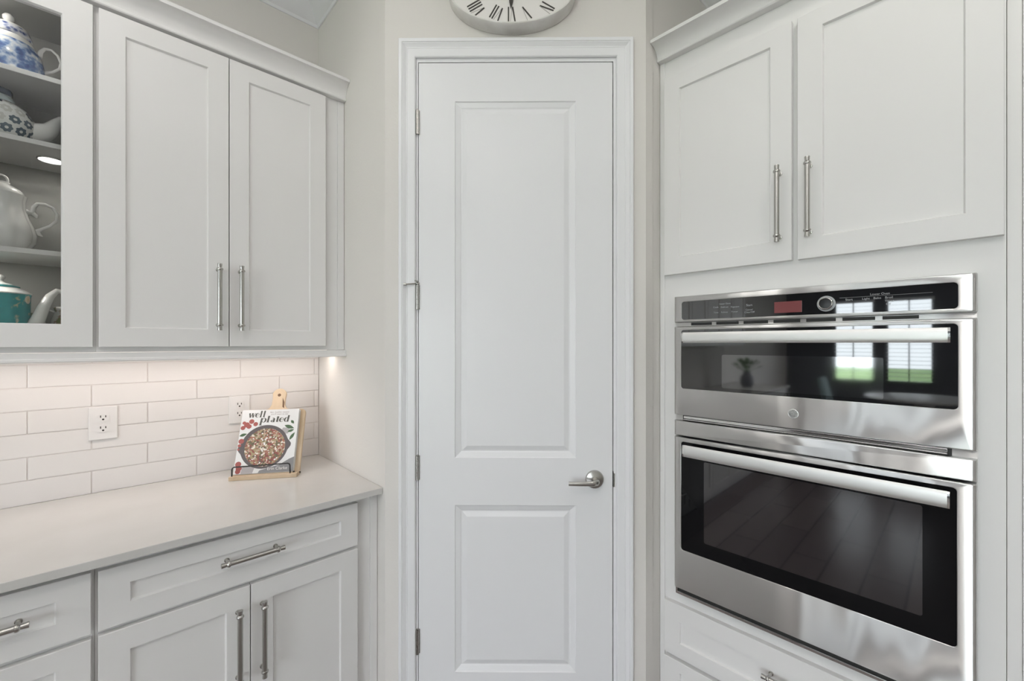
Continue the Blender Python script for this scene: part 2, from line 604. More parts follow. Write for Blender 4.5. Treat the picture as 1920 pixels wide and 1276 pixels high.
# far wall with two windows and an added opening for daylight fill
W1, W2, FILL_OPENING = (-1.475, -0.925), (-0.80, -0.235), (0.9, 3.5)
WZ0, WZ1 = 0.82, 2.15
wb = MB()
for (xa, xb, za, zb) in ((-2.3, W1[0], 0, CEIL), (W1[1], W2[0], 0, CEIL), (W2[1], FILL_OPENING[0], 0, CEIL), (FILL_OPENING[1], B0 + 0.1, 0, CEIL),
                         (W1[0], W1[1], 0, WZ0), (W1[0], W1[1], WZ1, CEIL), (W2[0], W2[1], 0, WZ0), (W2[0], W2[1], WZ1, CEIL),
                         (FILL_OPENING[0], FILL_OPENING[1], 2.3, CEIL)):
    wb.box(xa, xb, A0 - 0.1, A0, za, zb)
structure(wb.build('wall_back', 'back_wall_dark', frame=FR))
# room cornice along the tiled wall and the left return (its corner shows at the top of the picture)
CZ0 = 2.957
cor = [(0.0, CZ0), (-0.006, CZ0), (-0.008, CZ0 + 0.014), (-0.020, CZ0 + 0.02), (-0.034, CZ0 + 0.045), (-0.062, CZ0 + 0.068),
       (-0.070, CZ0 + 0.073), (-0.078, CZ0 + 0.08), (-0.080, CEIL), (0.0, CEIL)]
YW = YT + 0.008
r0 = [(A0 + 0.05, YW + d, z) for d, z in cor]
r1 = [(XL + d, YW + d, z) for d, z in cor]
r2 = [(XL + d, 1.4747 + d * 0.4142, z) for d, z in cor]
structure(MB().sweep([r0, r1, r2]).build('trim_1', 'trim_paint', frame=FL, smooth=35))
q1 = [(XR - 0.0 - d * 0.4142 * 0 - d, 1.407 + d * 0.4142, z) for d, z in cor]
q2 = [(XR - d, YOW + d, z) for d, z in cor]
q3 = [(B0, YOW + d, z) for d, z in cor]
structure(MB().sweep([q1, q2, q3]).build('trim_2', 'trim_paint', frame=FR, smooth=35))

# ------------------------------------------------------------------ backsplash tiles, parts of the left wall
TP, TL_, G = 0.0763, 0.2975, 0.0026
CTOP = 0.9142
bed = MB().box(XL - 1.9, XL - 0.001, YT + 0.0025, YT + 0.0085, 0.9145, 1.425).build('grout_bed', 'grout', parent=wl)
row = 0
base_rows = [0.9168 + i * TP for i in range(7)]
for i, z0 in enumerate(base_rows):
    z1 = min(z0 + TP, 1.424)
    shift = -0.766 if i % 2 == 0 else -0.6173
    x = shift + 0.2975 * 3
    cells = []
    k = -5
    while True:
        xa = shift + k * TL_
        if xa > 0:
            break
        xb = min(xa + TL_, -0.0005)
        cells.append((xa, xb))
        k += 1
    for xa, xb in cells:
        if xb - xa < 0.004 or xb < -1.75:
            continue
        jy = random.uniform(-0.0003, 0.0003)
        MB().box(XL + xa + G / 2, XL + xb - G / 2, YT + jy, YT + 0.004, z0 + G / 2 if i else CTOP, z1 - G / 2).build(
            'tile', 'tile_glaze', parent=wl, bevel=0.0012, seg=2)

# ================================================================== PANTRY DOOR
SX0, SX1, SZ0, SZ1 = -0.4020, 0.3082, 0.012, 2.4735
SY = 1.561
door = group_empty('door_1', FW, ((SX0 + SX1) / 2, SY + 0.017, 0.0))
sl = MB()
PX0, PX1 = -0.2695, 0.1745
PZ = [(0.2408, 0.8530), (1.0262, 2.3330)]
xs = [SX0, PX0, PX1, SX1]
zs = [SZ0, PZ[0][0], PZ[0][1], PZ[1][0], PZ[1][1], SZ1]
for i in range(3):
    for j in range(5):
        if i == 1 and j in (1, 3):
            continue
        sl.add([(xs[i], SY, zs[j]), (xs[i + 1], SY, zs[j]), (xs[i + 1], SY, zs[j + 1]), (xs[i], SY, zs[j + 1])], [(0, 1, 2, 3)])
for za, zb in PZ:
    rings = []
    for ins, dep in ((0, 0), (0.003, 0.0035), (0.019, 0.0085), (0.0225, 0.0105), (0.026, 0.0105), (0.030, 0.009), (0.042, 0.0045), (0.044, 0.004)):
        rings.append([(PX0 + ins, SY + dep, za + ins), (PX1 - ins, SY + dep, za + ins), (PX1 - ins, SY + dep, zb - ins), (PX0 + ins, SY + dep, zb - ins)])
    sl.sweep(rings, cap=False)
    sl.add(rings[-1], [(0, 1, 2, 3)])
sl.add([(SX0, SY, SZ0), (SX1, SY, SZ0), (SX1, SY, SZ1), (SX0, SY, SZ1), (SX0, SY + 0.035, SZ0), (SX1, SY + 0.035, SZ0),
        (SX1, SY + 0.035, SZ1), (SX0, SY + 0.035, SZ1)], [(4, 7, 6, 5), (0, 4, 5, 1), (1, 5, 6, 2), (2, 6, 7, 3), (3, 7, 4, 0)])
slab = sl.build('slab', 'trim_paint', parent=door)
# frame (jambs) with stop
jm = MB()
JL, JR, JT = -0.4105, 0.3205, 2.487
jm.box(JL - 0.0095, SX0 - 0.0025, DY + 0.0005, DY + 0.09, 0, JT + 0.004)
jm.box(SX1 + 0.0032, JR + 0.0065, DY + 0.0005, DY + 0.09, 0, JT + 0.004)
jm.box(SX0 - 0.0025, SX1 + 0.0032, DY + 0.0005, DY + 0.09, SZ1 + 0.0034, JT + 0.004)
jm.box(SX0 - 0.003, SX0 + 0.01, SY + 0.037, SY + 0.05, 0, SZ1 + 0.003)
jm.box(SX1 - 0.01, SX1 + 0.004, SY + 0.037, SY + 0.05, 0, SZ1 + 0.003)
jm.box(SX0 + 0.0102, SX1 - 0.0102, SY + 0.0372, SY + 0.05, SZ1 - 0.01, SZ1 + 0.004)
jm.build('frame', 'trim_paint', parent=door)
# black sheet added behind the door, painting shade into the gaps
structure(MB().box(-0.47, 0.37, 1.66, 1.67, 0, 2.55).build('door_gap_backing', 'dark_gap'))
# casing, mitred at the corners
prof = [(0.0, 0.0), (0.0, 0.008), (0.003, 0.0105), (0.006, 0.0108), (0.0275, 0.0112), (0.029, 0.0122), (0.031, 0.0122), (0.0320, 0.0112), (0.0345, 0.0125),
        (0.0435, 0.0190), (0.0455, 0.0190), (0.0462, 0.0212), (0.050, 0.0220), (0.056, 0.0215), (0.0585, 0.0190), (0.0585, 0.0)]
xi, xo, zi = JL - 0.0015, JR + 0.0015, 2.4895
rings = []
for fx, fz in ((lambda w: xi - w, lambda w: 0.0), (lambda w: xi - w, lambda w: zi + w * 1.08), (lambda w: xo + w, lambda w: zi + w * 1.08),
               (lambda w: xo + w, lambda w: 0.0)):
    rings.append([(fx(w), DY - p, fz(w)) for w, p in prof])
structure(MB().sweep(rings).build('trim_3', 'trim_paint', smooth=30))
# hinges
for i, hz in enumerate((2.255, 1.615, 0.991, 0.355)):
    hb = MB()
    hx = SX0 - 0.0035
    for k in range(5):
        hb.lathe([(0.0001, 0), (0.0066, 0), (0.0066, 0.0172), (0.0001, 0.0172)], (hx, SY - 0.005, hz - 0.0445 + k * 0.0178), seg=12)
    hb.lathe([(0.0001, 0), (0.0035, 0), (0.0035, 0.003), (0.0001, 0.005)], (hx, SY - 0.005, hz + 0.0445), seg=10)
    hb.box(hx, SX0 + 0.0045, SY - 0.0012, SY + 0.0015, hz - 0.0445, hz + 0.0445)
    h = hb.build('hinge', 'nickel', parent=door, smooth=40)
    if i == 1:
        st = MB()
        st.lathe([(0.0001, 0), (0.008, 0), (0.008, 0.006), (0.0001, 0.006)], (hx, SY - 0.005, hz + 0.0475), seg=12)
        st.tube([(hx, SY - 0.006, hz + 0.0505), (hx - 0.02, SY - 0.018, hz + 0.047), (hx - 0.038, SY - 0.021, hz + 0.0455)], 0.0026, 8)
        st.lathe([(0.0001, 0), (0.0045, 0), (0.0045, 0.008), (0.0001, 0.008)], (hx - 0.045, SY - 0.0215, hz + 0.045), axis='x', seg=10)
        st.tube([(hx, SY - 0.006, hz + 0.0505), (hx + 0.003, SY - 0.020, hz + 0.056), (hx - 0.004, SY - 0.026, hz + 0.058)], 0.0032, 8)
        st.build('pin_stop', 'nickel', parent=door, smooth=40)
# lever handle
LX, LZ = 0.2425, 0.9495
lv = MB()
lv.lathe([(0.0001, 0.0), (0.0335, 0.0), (0.0335, -0.004), (0.0305, -0.0085), (0.021, -0.0115), (0.013, -0.013), (0.0115, -0.022),
          (0.0105, -0.036), (0.0001, -0.037)], (LX, SY, LZ), axis='y', seg=36)
h = lv.build('rose', 'nickel', parent=door, smooth=35)
lv = MB()
pts = [(LX + 0.008, SY - 0.034, LZ + 0.0), (LX + 0.004, SY - 0.043, LZ), (LX - 0.010, SY - 0.050, LZ - 0.001), (LX - 0.035, SY - 0.052, LZ - 0.001),
       (LX - 0.065, SY - 0.052, LZ - 0.001), (LX - 0.099, SY - 0.049, LZ - 0.0015)]
lv.tube(pts, [0.009, 0.0105, 0.0098, 0.0085, 0.0080, 0.0078], 14, flat=0.62)
lv.build('lever', 'nickel', parent=door, smooth=45)
MB().box(SX1 + 0.0031, SX1 + 0.0036, SY - 0.002, SY + 0.03, LZ - 0.030, LZ + 0.028).build('latch_gap', 'slot_dark', parent=door)
MB().box(SX1 + 0.0036, SX1 + 0.0085, SY - 0.0028, SY - 0.0004, LZ - 0.028, LZ + 0.022).build('strike_plate', 'nickel', parent=door, bevel=0.0012)

# ================================================================== WALL CLOCK (a wide oval)
CX, CZc, CA, CB = -0.0592, 2.705, 0.2290, 0.1335
cl = thing('wall_clock', 'oval cream wall clock with roman numerals hanging above the pantry door', 'clock', FW, (CX, 1.5585, CZc))


def oval(prof, seg=96):
    """prof: list of (inset from the outer edge, y offset)"""
    return MB().sweep([[(CX + max(CA - d, 1e-4) * cos(2 * pi * k / seg), 1.5585 + h, CZc + max(CB - d * min(1.0, CB / CA if d > 0.1 else 1.0), 1e-4) * sin(2 * pi * k / seg))
                        for k in range(seg)] for d, h in prof])


oval([(0.02, 0.0), (0.001, 0.0), (0.0, -0.003), (0.0008, -0.050), (0.0015, -0.0545), (0.003, -0.0575), (0.0045, -0.0575), (0.0055, -0.0560), (0.0066, -0.0570),
      (0.0080, -0.0570), (0.0092, -0.0540), (0.0095, -0.048), (0.0095, 0.0)]).build('rim', 'clock_cream', parent=cl, smooth=40)
MB().sweep([[(CX + q * (CA - 0.0090) * cos(2 * pi * k / 72), 1.5585 + h, CZc + q * (CB - 0.0090) * sin(2 * pi * k / 72)) for k in range(72)]
            for q, h in ((0.001, -0.050), (1.0, -0.050), (1.0, -0.004), (0.001, -0.004))]).build('dial', 'clock_face', parent=cl)
FYc = 1.5585 - 0.0505
NUM = ['XII', 'I', 'II', 'III', 'IV', 'V', 'VI', 'VII', 'VIII', 'IX', 'X', 'XI']
RA, RB, RH = 0.196, 0.0938, 0.0255


def numeral(k, s_):
    a = -2 * pi * k / 12
    rc = 1 / math.sqrt((sin(a) / RA) ** 2 + (cos(a) / RB) ** 2)
    ri, ro = rc - RH, rc + RH
    wd = {'I': 0.0095, 'V': 0.0215, 'X': 0.0215}
    tot = sum(wd[c] for c in s_)
    x = -tot / 2
    thick, thin = MB(), MB()

    def T(px, pz):
        return (CX + px * cos(a) - pz * sin(a), CZc + px * sin(a) + pz * cos(a))

    def stroke(mb, xa, za, xb, zb, w):
        mb.poly([T(xa - w / 2, za), T(xa + w / 2, za), T(xb + w / 2, zb), T(xb - w / 2, zb)], FYc - 0.0006, FYc)
    for c in s_:
        w = wd[c]
        if c == 'I':
            stroke(thick, x + w / 2, ri, x + w / 2, ro, 0.0046)
        elif c == 'V':
            stroke(thick, x + w * 0.55, ri, x + w * 0.14, ro, 0.0050)
            stroke(thin, x + w * 0.60, ri, x + w * 0.92, ro, 0.0017)
        else:
            stroke(thick, x + w * 0.86, ri, x + w * 0.14, ro, 0.0050)
            stroke(thin, x + w * 0.14, ri, x + w * 0.86, ro, 0.0017)
        x += w
    o = thick.build('numeral', 'clock_ink', parent=cl)
    if thin.v:
        thin.build('thin_stroke', 'clock_ink_thin', parent=o)


for k, s_ in enumerate(NUM):
    numeral(k, s_)


def hand(ang, length, w, y):
    c, s2 = cos(ang), sin(ang)
    out = [(-w * 0.22, 0.0), (-w * 0.22, length * 0.40), (-w * 0.5, length * 0.58), (-w * 0.42, length * 0.70), (-w * 0.10, length * 0.92), (0, length), (w * 0.10, length * 0.92),
           (w * 0.42, length * 0.70), (w * 0.5, length * 0.58), (w * 0.22, length * 0.40), (w * 0.22, 0.0)]
    MB().poly([(CX + px * c - pz * s2, CZc + px * s2 + pz * c) for px, pz in out], y - 0.001, y).build('hand', 'clock_ink', parent=cl)


hand(-pi - 0.03, 0.080, 0.0145, FYc - 0.004)
hand(-2 * pi * 10.5 / 12, 0.060, 0.0155, FYc - 0.007)
MB().lathe([(0.0001, 0), (0.007, 0), (0.007, -0.012), (0.0001, -0.013)], (CX, FYc, CZc), axis='y', seg=20).build('hub', 'clock_ink', parent=cl, smooth=40)


# ================================================================== CABINET BUILDERS
def pull(parent, frame_pts, yface, out=0.033, r=0.0073):
    """bar pull between two points (x, z) on a face at y = yface: bar, two collars with posts, tapered tips"""
    (xa, za), (xb, zb) = frame_pts
    A = Vector((xa, yface - out, za))
    B = Vector((xb, yface - out, zb))
    d = (B - A)
    L = d.length
    d.normalize()
    mb = MB()
    side = Vector((0, 1, 0))
    s2 = d.cross(side).normalized()
    prof = [(0.0001, 0.0), (r * 0.98, 0.0), (r * 1.0, 0.002), (r * 0.86, 0.013), (r * 1.30, 0.016), (r * 1.38, 0.019), (r * 1.30, 0.0215), (r * 0.98, 0.0225)]
    full = prof + [(r * 0.98, L - 0.0225), (r * 1.30, L - 0.0215), (r * 1.38, L - 0.019), (r * 1.30, L - 0.016), (r * 0.86, L - 0.013), (r, L - 0.002),
                   (r * 0.98, L), (0.0001, L)]
    rings = []
    for rr, h in full:
        rings.append([A + d * h + (side * cos(2 * pi * k / 14) + s2 * sin(2 * pi * k / 14)) * rr for k in range(14)])
    mb.sweep(rings)
    for h in (0.019, L - 0.019):
        p = A + d * h
        mb.tube([p, p + Vector((0, out * 0.5, 0)), p + Vector((0, out - 0.004, 0)), p + Vector((0, out - 0.0035, 0)), p + Vector((0, out, 0))],
                [r * 0.8, r * 0.62, r * 0.62, r * 0.9, r * 0.95], 12)
    return mb.build('handle', 'nickel', parent=parent, smooth=38)


def shaker(parent, name, x0, x1, z0, z1, yf, stile=0.0605, rt=0.0605, rb=0.0605, th=0.019, rec=0.0075, pane=None):
    """shaker front: frame ring with mitre-free inner edge, recessed panel as sub-part"""
    mb = MB()
    o = [(x0, z0), (x1, z0), (x1, z1), (x0, z1)]
    i = [(x0 + stile, z0 + rb), (x1 - stile, z0 + rb), (x1 - stile, z1 - rt), (x0 + stile, z1 - rt)]
    rings = [[(x, yf + th, z) for x, z in o], [(x, yf + 0.001, z) for x, z in o],
             [(x + (0.001 if k in (0, 3) else -0.001), yf, z + (0.001 if k < 2 else -0.001)) for k, (x, z) in enumerate(o)],
             [(x - (0.0012 if k in (0, 3) else -0.0012), yf, z - (0.0012 if k < 2 else -0.0012)) for k, (x, z) in enumerate(i)],
             [(x, yf + 0.0022, z) for x, z in i], [(x + (0.0022 if k in (0, 3) else -0.0022), yf + rec, z + (0.0022 if k < 2 else -0.0022)) for k, (x, z) in enumerate(i)],
             [(x + (0.002 if k in (0, 3) else -0.002), yf + th, z + (0.002 if k < 2 else -0.002)) for k, (x, z) in enumerate(i)]]
    mb.sweep(rings, closed_path=True)
    d = mb.build(name, 'cabinet_paint', parent=parent)
    if pane:
        MB().box(i[0][0] - 0.003, i[1][0] + 0.003, yf + 0.010, yf + 0.013, i[0][1] - 0.003, i[2][1] + 0.003).build('glass_pane', 'clear_pane', parent=d)
    else:
        MB().box(i[0][0] + 0.0005, i[1][0] - 0.0005, yf + rec, yf + th - 0.002, i[0][1] + 0.0005, i[2][1] - 0.0005).build('panel', 'cabinet_paint', parent=d)
    return d


# ================================================================== LEFT WALL CABINETS (left frame)
def U(u):
    return XL + u


UF, UD = 1.8525, 1.8335
UZ0, UZ1 = 1.4185, 2.476
DZ0, DZ1 = 1.4350, 2.468
# --- glass display cabinet
gc = thing('display_cabinet', 'white glass-door wall cabinet holding the teapots at the picture edge', 'cabinet', FL, (U(-0.945), YT, UZ0))
gx0, gx1 = U(-1.138), U(-0.752)
t = 0.016
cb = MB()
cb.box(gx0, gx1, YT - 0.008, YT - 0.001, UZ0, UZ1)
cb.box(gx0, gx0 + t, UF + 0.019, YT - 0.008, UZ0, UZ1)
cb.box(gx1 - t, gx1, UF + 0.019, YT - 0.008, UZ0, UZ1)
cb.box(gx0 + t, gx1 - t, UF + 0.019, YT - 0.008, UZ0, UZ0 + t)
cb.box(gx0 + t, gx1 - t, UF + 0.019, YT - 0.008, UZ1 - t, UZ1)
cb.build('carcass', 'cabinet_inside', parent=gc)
ff = MB()
ff.box(gx0, gx0 + 0.038, UF, UF + 0.019, UZ0, UZ1)
ff.box(gx1 - 0.038, gx1, UF, UF + 0.019, UZ0, UZ1)
ff.box(gx0 + 0.038, gx1 - 0.038, UF, UF + 0.019, UZ0, UZ0 + 0.038)
ff.box(gx0 + 0.038, gx1 - 0.038, UF, UF + 0.019, UZ1 - 0.038, UZ1)
ff.build('face_frame', 'cabinet_paint', parent=gc)
SHZ = (2.2325, 2.0385, 1.7195)
for z in SHZ:
    MB().box(gx0 + t, gx1 - t, 1.880, YT - 0.009, z - 0.0145, z).build('shelf', 'cabinet_paint', parent=gc, bevel=0.001)
shaker(gc, 'door', U(-1.128), U(-0.758), DZ0, DZ1, UD, 0.0635, 0.0605, 0.0655, pane=True)
MB().lathe([(0.0001, 0), (0.033, 0), (0.033, -0.003), (0.030, -0.005), (0.0001, -0.005)], (U(-0.852), 2.0, 2.0240), seg=28).build('lamp_ring', 'chrome', parent=gc)
MB().lathe([(0.0001, 0), (0.0285, 0), (0.0285, -0.0005), (0.0001, -0.0005)], (U(-0.852), 2.0, 2.0190), seg=28).build('lamp_lens', 'lamp_white', parent=gc)

# --- two-door wall cabinet
uc = thing('wall_cabinet', 'white two-door wall cabinet above the cookbook, under the crown', 'cabinet', FL, (U(-0.4), YT, UZ0))
cx0, cx1 = U(-0.7515), U(-0.0015)
MB().box(cx0, cx1 - 0.0, UF + 0.019, YT - 0.001, UZ0, UZ1).build('carcass', 'cabinet_paint', parent=uc)
ff = MB()
ff.box(cx0, cx0 + 0.038, UF, UF + 0.019, UZ0, UZ1)
ff.box(U(-0.1), U(-0.029), UF, UF + 0.019, UZ0, UZ1)
ff.box(cx0 + 0.038, U(-0.1), UF, UF + 0.019, UZ0, UZ0 + 0.038)
ff.box(cx0 + 0.038, U(-0.1), UF, UF + 0.019, UZ1 - 0.038, UZ1)
ff.build('face_frame', 'cabinet_paint', parent=uc)
MB().box(U(-0.0285), U(-0.0012), UF - 0.0045, UF + 0.019, UZ0, UZ1).build('scribe_strip', 'cabinet_paint', parent=uc, bevel=0.0012)
d = shaker(uc, 'door', U(-0.7455), U(-0.4158), DZ0, DZ1, UD)
pull(d, ((U(-0.4475), 1.4915), (U(-0.4475), 1.7235)), UD)
d = shaker(uc, 'door', U(-0.4132), U(-0.0820), DZ0, DZ1, UD)
pull(d, ((U(-0.3822), 1.4915), (U(-0.3822), 1.7235)), UD)

# --- light rail, crown and LED strip shared by both wall cabinets
MB().extrude_x([(UF + 0.017, 1.390), (1.8255, 1.390), (1.8235, 1.393), (1.8245, 1.399), (1.829, 1.402), (1.829, 1.4175), (UF + 0.017, 1.4175)], U(-1.138), U(-0.001)).build(
    'light_rail', 'cabinet_paint', frame=FL, org=(U(-0.57), 1.84, 1.39), smooth=30)
tag(bpy.data.objects['light_rail'], 'white light rail along the bottom of the left wall cabinets', 'moulding')
MB().extrude_x([(UF + 0.017, 2.477), (1.829, 2.477), (1.8265, 2.480), (1.8265, 2.4865), (1.8305, 2.4895), (1.8305, 2.493), (1.8285, 2.501), (1.823, 2.513), (1.814, 2.526),
                (1.803, 2.536), (1.7945, 2.5385), (1.787, 2.5385), (1.787, 2.5505), (UF + 0.017, 2.5505)], U(-1.138), U(-0.001)).build(
    'crown_moulding', 'cabinet_paint', frame=FL, org=(U(-0.57), 1.84, 2.477), smooth=30)
tag(bpy.data.objects['crown_moulding'], 'white cove crown moulding topping the left wall cabinets', 'moulding')
MB().box(U(-1.13), U(-0.03), 1.970, 2.000, 1.4125, 1.4180).build('light_strip', 'led_white', frame=FL, org=(U(-0.57), 2.03, 1.4125))
tag(bpy.data.objects['light_strip'], 'thin glowing strip under the left wall cabinets', 'lamp')

# ================================================================== LEFT BASE CABINETS
BF, BD = 1.539, 1.520
CTZ0, CTZ1 = 0.8907, 0.9140


def base_carcass(th, x0, x1, splits, right_filler=None):
    MB().box(x0, x1, BF + 0.019, YT + 0.006, 0.105, CTZ0 - 0.0005).build('carcass', 'cabinet_paint', parent=th)
    ff = MB()
    xr = right_filler if right_filler else x1
    ff.box(x0, x0 + 0.038, BF, BF + 0.019, 0.105, CTZ0 - 0.0005)
    ff.box(xr - 0.045, xr, BF, BF + 0.019, 0.105, CTZ0 - 0.0005)
    for z0, z1 in splits:
        ff.box(x0 + 0.038, xr - 0.045, BF, BF + 0.019, z0, z1)
    ff.build('face_frame', 'cabinet_paint', parent=th)
    MB().box(x0, x1, BF + 0.075, BF + 0.09, 0.0, 0.105).build('toe_kick', 'cabinet_paint', parent=th)


bc = thing('base_cabinet', 'white base cabinet with one wide drawer over two doors, below the cookbook', 'cabinet', FL, (U(-0.4), YT, 0))
base_carcass(bc, U(-0.7505), U(-0.0015), ((0.105, 0.14), (0.69, 0.73), (0.858, 0.8902)), U(-0.0290))
MB().box(U(-0.0285), U(-0.0012), BF - 0.0045, BF + 0.019, 0.0, CTZ0 - 0.0005).build('scribe_strip', 'cabinet_paint', parent=bc, bevel=0.0012)
d = shaker(bc, 'drawer', U(-0.7442), U(-0.0818), 0.7190, 0.8710, BD, 0.0605, 0.0500, 0.0535)
pull(d, ((U(-0.4925), 0.8010), (U(-0.3260), 0.8010)), BD + 0.0075)
d = shaker(bc, 'door', U(-0.7442), U(-0.4157), 0.122, 0.7065, BD)
pull(d, ((U(-0.4475), 0.424), (U(-0.4475), 0.657)), BD)
d = shaker(bc, 'door', U(-0.4130), U(-0.0818), 0.122, 0.7065, BD)
pull(d, ((U(-0.3835), 0.424), (U(-0.3835), 0.657)), BD)

dc = thing('drawer_cabinet', 'white stack of drawers below the counter at the picture edge', 'cabinet', FL, (U(-0.94), YT, 0))
base_carcass(dc, U(-1.134), U(-0.7512), ((0.105, 0.14), (0.40, 0.43), (0.69, 0.73), (0.858, 0.8902)))
for z0, z1, rt, rb in ((0.7190, 0.8730, 0.0500, 0.0535), (0.4200, 0.7060, 0.05, 0.05), (0.122, 0.408, 0.05, 0.05)):
    d = shaker(dc, 'drawer', U(-1.128), U(-0.7568), z0, z1, BD, 0.0605, rt, rb)
    zc = (z0 + z1) / 2 + 0.006
    pull(d, ((U(-1.022), zc), (U(-0.8555), zc)), BD + 0.0075)

# countertop, one continuous slab
ct = MB().box(U(-3.95), U(-0.001), 1.490, YT + 0.001, CTZ0, CTZ1).build('countertop', 'quartz', frame=FL, org=(U(-0.8), 1.8, CTZ0), bevel=0.002)
tag(ct, 'pale quartz worktop running along the tiled wall', 'countertop')


# ================================================================== WALL OUTLETS
def outlet(u, z, label):
    o = thing('wall_outlet', label, 'outlet', FL, (U(u), YT, z), 'power outlets on the tiled wall')
    x, y = U(u), YT - 0.0006
    MB().box(x - 0.0375, x + 0.0375, y - 0.0055, y, z - 0.0585, z + 0.0585).build('cover_plate', 'outlet_plastic', parent=o, bevel=0.003, seg=3)
    for dz in (0.0195, -0.0195):
        r_ = MB()
        pts = []
        for k in range(28):
            a = 2 * pi * k / 28
            px = max(-0.0155, min(0.0155, 0.0172 * cos(a)))
            pts.append((x + px, z + dz + 0.0140 * sin(a)))
        r_.poly(pts, y - 0.0078, y - 0.004)
        rc = r_.build('receptacle', 'outlet_plastic', parent=o)
        sm = MB()
        sm.box(x - 0.0078, x - 0.0052, y - 0.0081, y - 0.0070, z + dz + 0.0006, z + dz + 0.0088)
        sm.box(x + 0.0052, x + 0.0078, y - 0.0081, y - 0.0070, z + dz + 0.0010, z + dz + 0.0080)
        sm.lathe([(0.0001, -0.0081), (0.0031, -0.0081), (0.0031, -0.0070), (0.0001, -0.0070)], (x, y, z + dz - 0.0058), axis='y', seg=12)
        sm.build('slots', 'slot_dark', parent=rc)
    for dz in (0.050, -0.050):
        pass
    MB().lathe([(0.0001, -0.0068), (0.0026, -0.0066), (0.0028, -0.005), (0.0001, -0.005)], (x, y, z), axis='y', seg=12).build('screw', 'outlet_plastic', parent=o)


outlet(-0.7367, 1.1605, 'white duplex outlet alone on the tiles left of the cookbook')
outlet(-0.3240, 1.1650, 'white duplex outlet half hidden behind the cookbook')

# ================================================================== COOKBOOK STAND AND COOKBOOK
sa = Vector((-1.1571, 1.6349, CTZ1))
FS = Matrix.Translation(sa) @ Matrix.Rotation(radians(13.0), 4, 'Z')
TILT = radians(21)
FB = FS @ Matrix.Translation((0, 0.027, 0.0153)) @ Matrix.Rotation(-TILT, 4, 'X')
st = thing('cookbook_stand', 'wooden paddle-shaped cookbook stand with black wire page holder on the worktop', 'stand', FS, (0.12, 0.05, 0.0003))
MB().extrude_x([(0.0, 0.0003), (0.0, 0.0150), (0.027, 0.0150), (0.0605, 0.0021), (0.0605, 0.0003)], 0.0, 0.241).build('ledge', 'bamboo', parent=st, bevel=0.0015, seg=2)
# board with its handle, cut as one outline in the tilted frame
pts = []
bw0, bw1, bh = 0.003, 0.238, 0.262
hc, hw = 0.128, 0.0265
pts += [(bw0, 0.0), (bw1, 0.0), (bw1, bh - 0.018)]
for k in range(1, 6):
    a = k / 6 * pi / 2
    pts.append((bw1 - 0.018 + 0.018 * cos(a), bh - 0.018 + 0.018 * sin(a)))
pts.append((bw1 - 0.018, bh))
pts += [(hc + hw + 0.018, bh), (hc + hw + 0.006, bh + 0.006), (hc + hw - 0.001, bh + 0.02), (hc + hw - 0.002, bh + 0.045)]
for k in range(1, 12):
    a = k / 12 * pi
    pts.append((hc + (hw + 0.001) * cos(a), bh + 0.062 + 0.029 * sin(a)))
pts += [(hc - hw + 0.002, bh + 0.045), (hc - hw + 0.001, bh + 0.02), (hc - hw - 0.006, bh + 0.006), (hc - hw - 0.018, bh), (bw0 + 0.018, bh)]
for k in range(1, 6):
    a = pi / 2 + k / 6 * pi / 2
    pts.append((bw0 + 0.018 + 0.018 * cos(a), bh - 0.018 + 0.018 * sin(a)))
pts.append((bw0, bh - 0.018))
tilt_inv = FS.inverted() @ FB


def in_stand(mb):
    mb.v = [tilt_inv @ p for p in mb.v]
    return mb


in_stand(MB().poly(pts, 0.0215, 0.0355)).build('board', 'bamboo', parent=st, bevel=0.002)
in_stand(MB().lathe([(0.0001, 0.0212), (0.0065, 0.0212), (0.0065, 0.0216), (0.0001, 0.0216)], (hc, 0, bh + 0.062), axis='y', seg=18)).build('hole', 'stand_knot', parent=st)
in_stand(MB().poly([(hc + hw - 0.009, bh + 0.01), (hc + hw - 0.002, bh + 0.004), (hc + hw - 0.003, bh + 0.03), (hc + hw - 0.012, bh + 0.05)], 0.0210, 0.0216)).build('grain_mark', 'stand_knot', parent=st)
MB().add([(0.09, 0.168, 0.0003), (0.15, 0.168, 0.0003), (0.15, 0.155, 0.0003), (0.09, 0.155, 0.0003),
          (0.09, 0.135, 0.185), (0.15, 0.135, 0.185), (0.15, 0.129, 0.185), (0.09, 0.129, 0.185)],
         [(0, 3, 2, 1), (4, 5, 6, 7), (0, 1, 5, 4), (1, 2, 6, 5), (2, 3, 7, 6), (3, 0, 4, 7)]).build('prop', 'bamboo', parent=st)
wy = 0.010
wpts = [(0.008, wy, 0.012), (0.0085, wy, 0.040), (0.010, wy, 0.047), (0.016, wy, 0.0505), (0.110, wy, 0.0525), (0.206, wy, 0.0545), (0.212, wy, 0.0515), (0.214, wy, 0.0455), (0.2145, wy, 0.012)]
MB().tube(wpts, 0.0026, 10).build('wire_holder', 'wire_black', parent=st, smooth=50)
MB().lathe([(0.0001, 0), (0.0035, 0), (0.0035, 0.004), (0.0001, 0.004)], (0.2405, 0.040, 0.0085), axis='x', seg=10).build('pivot', 'wire_black', parent=st)
MB().lathe([(0.0001, 0), (0.003, 0), (0.003, 0.006), (0.0001, 0.006)], (0.222, 0.020, 0.018), axis='x', seg=10).build('pivot', 'wire_black', parent=st)

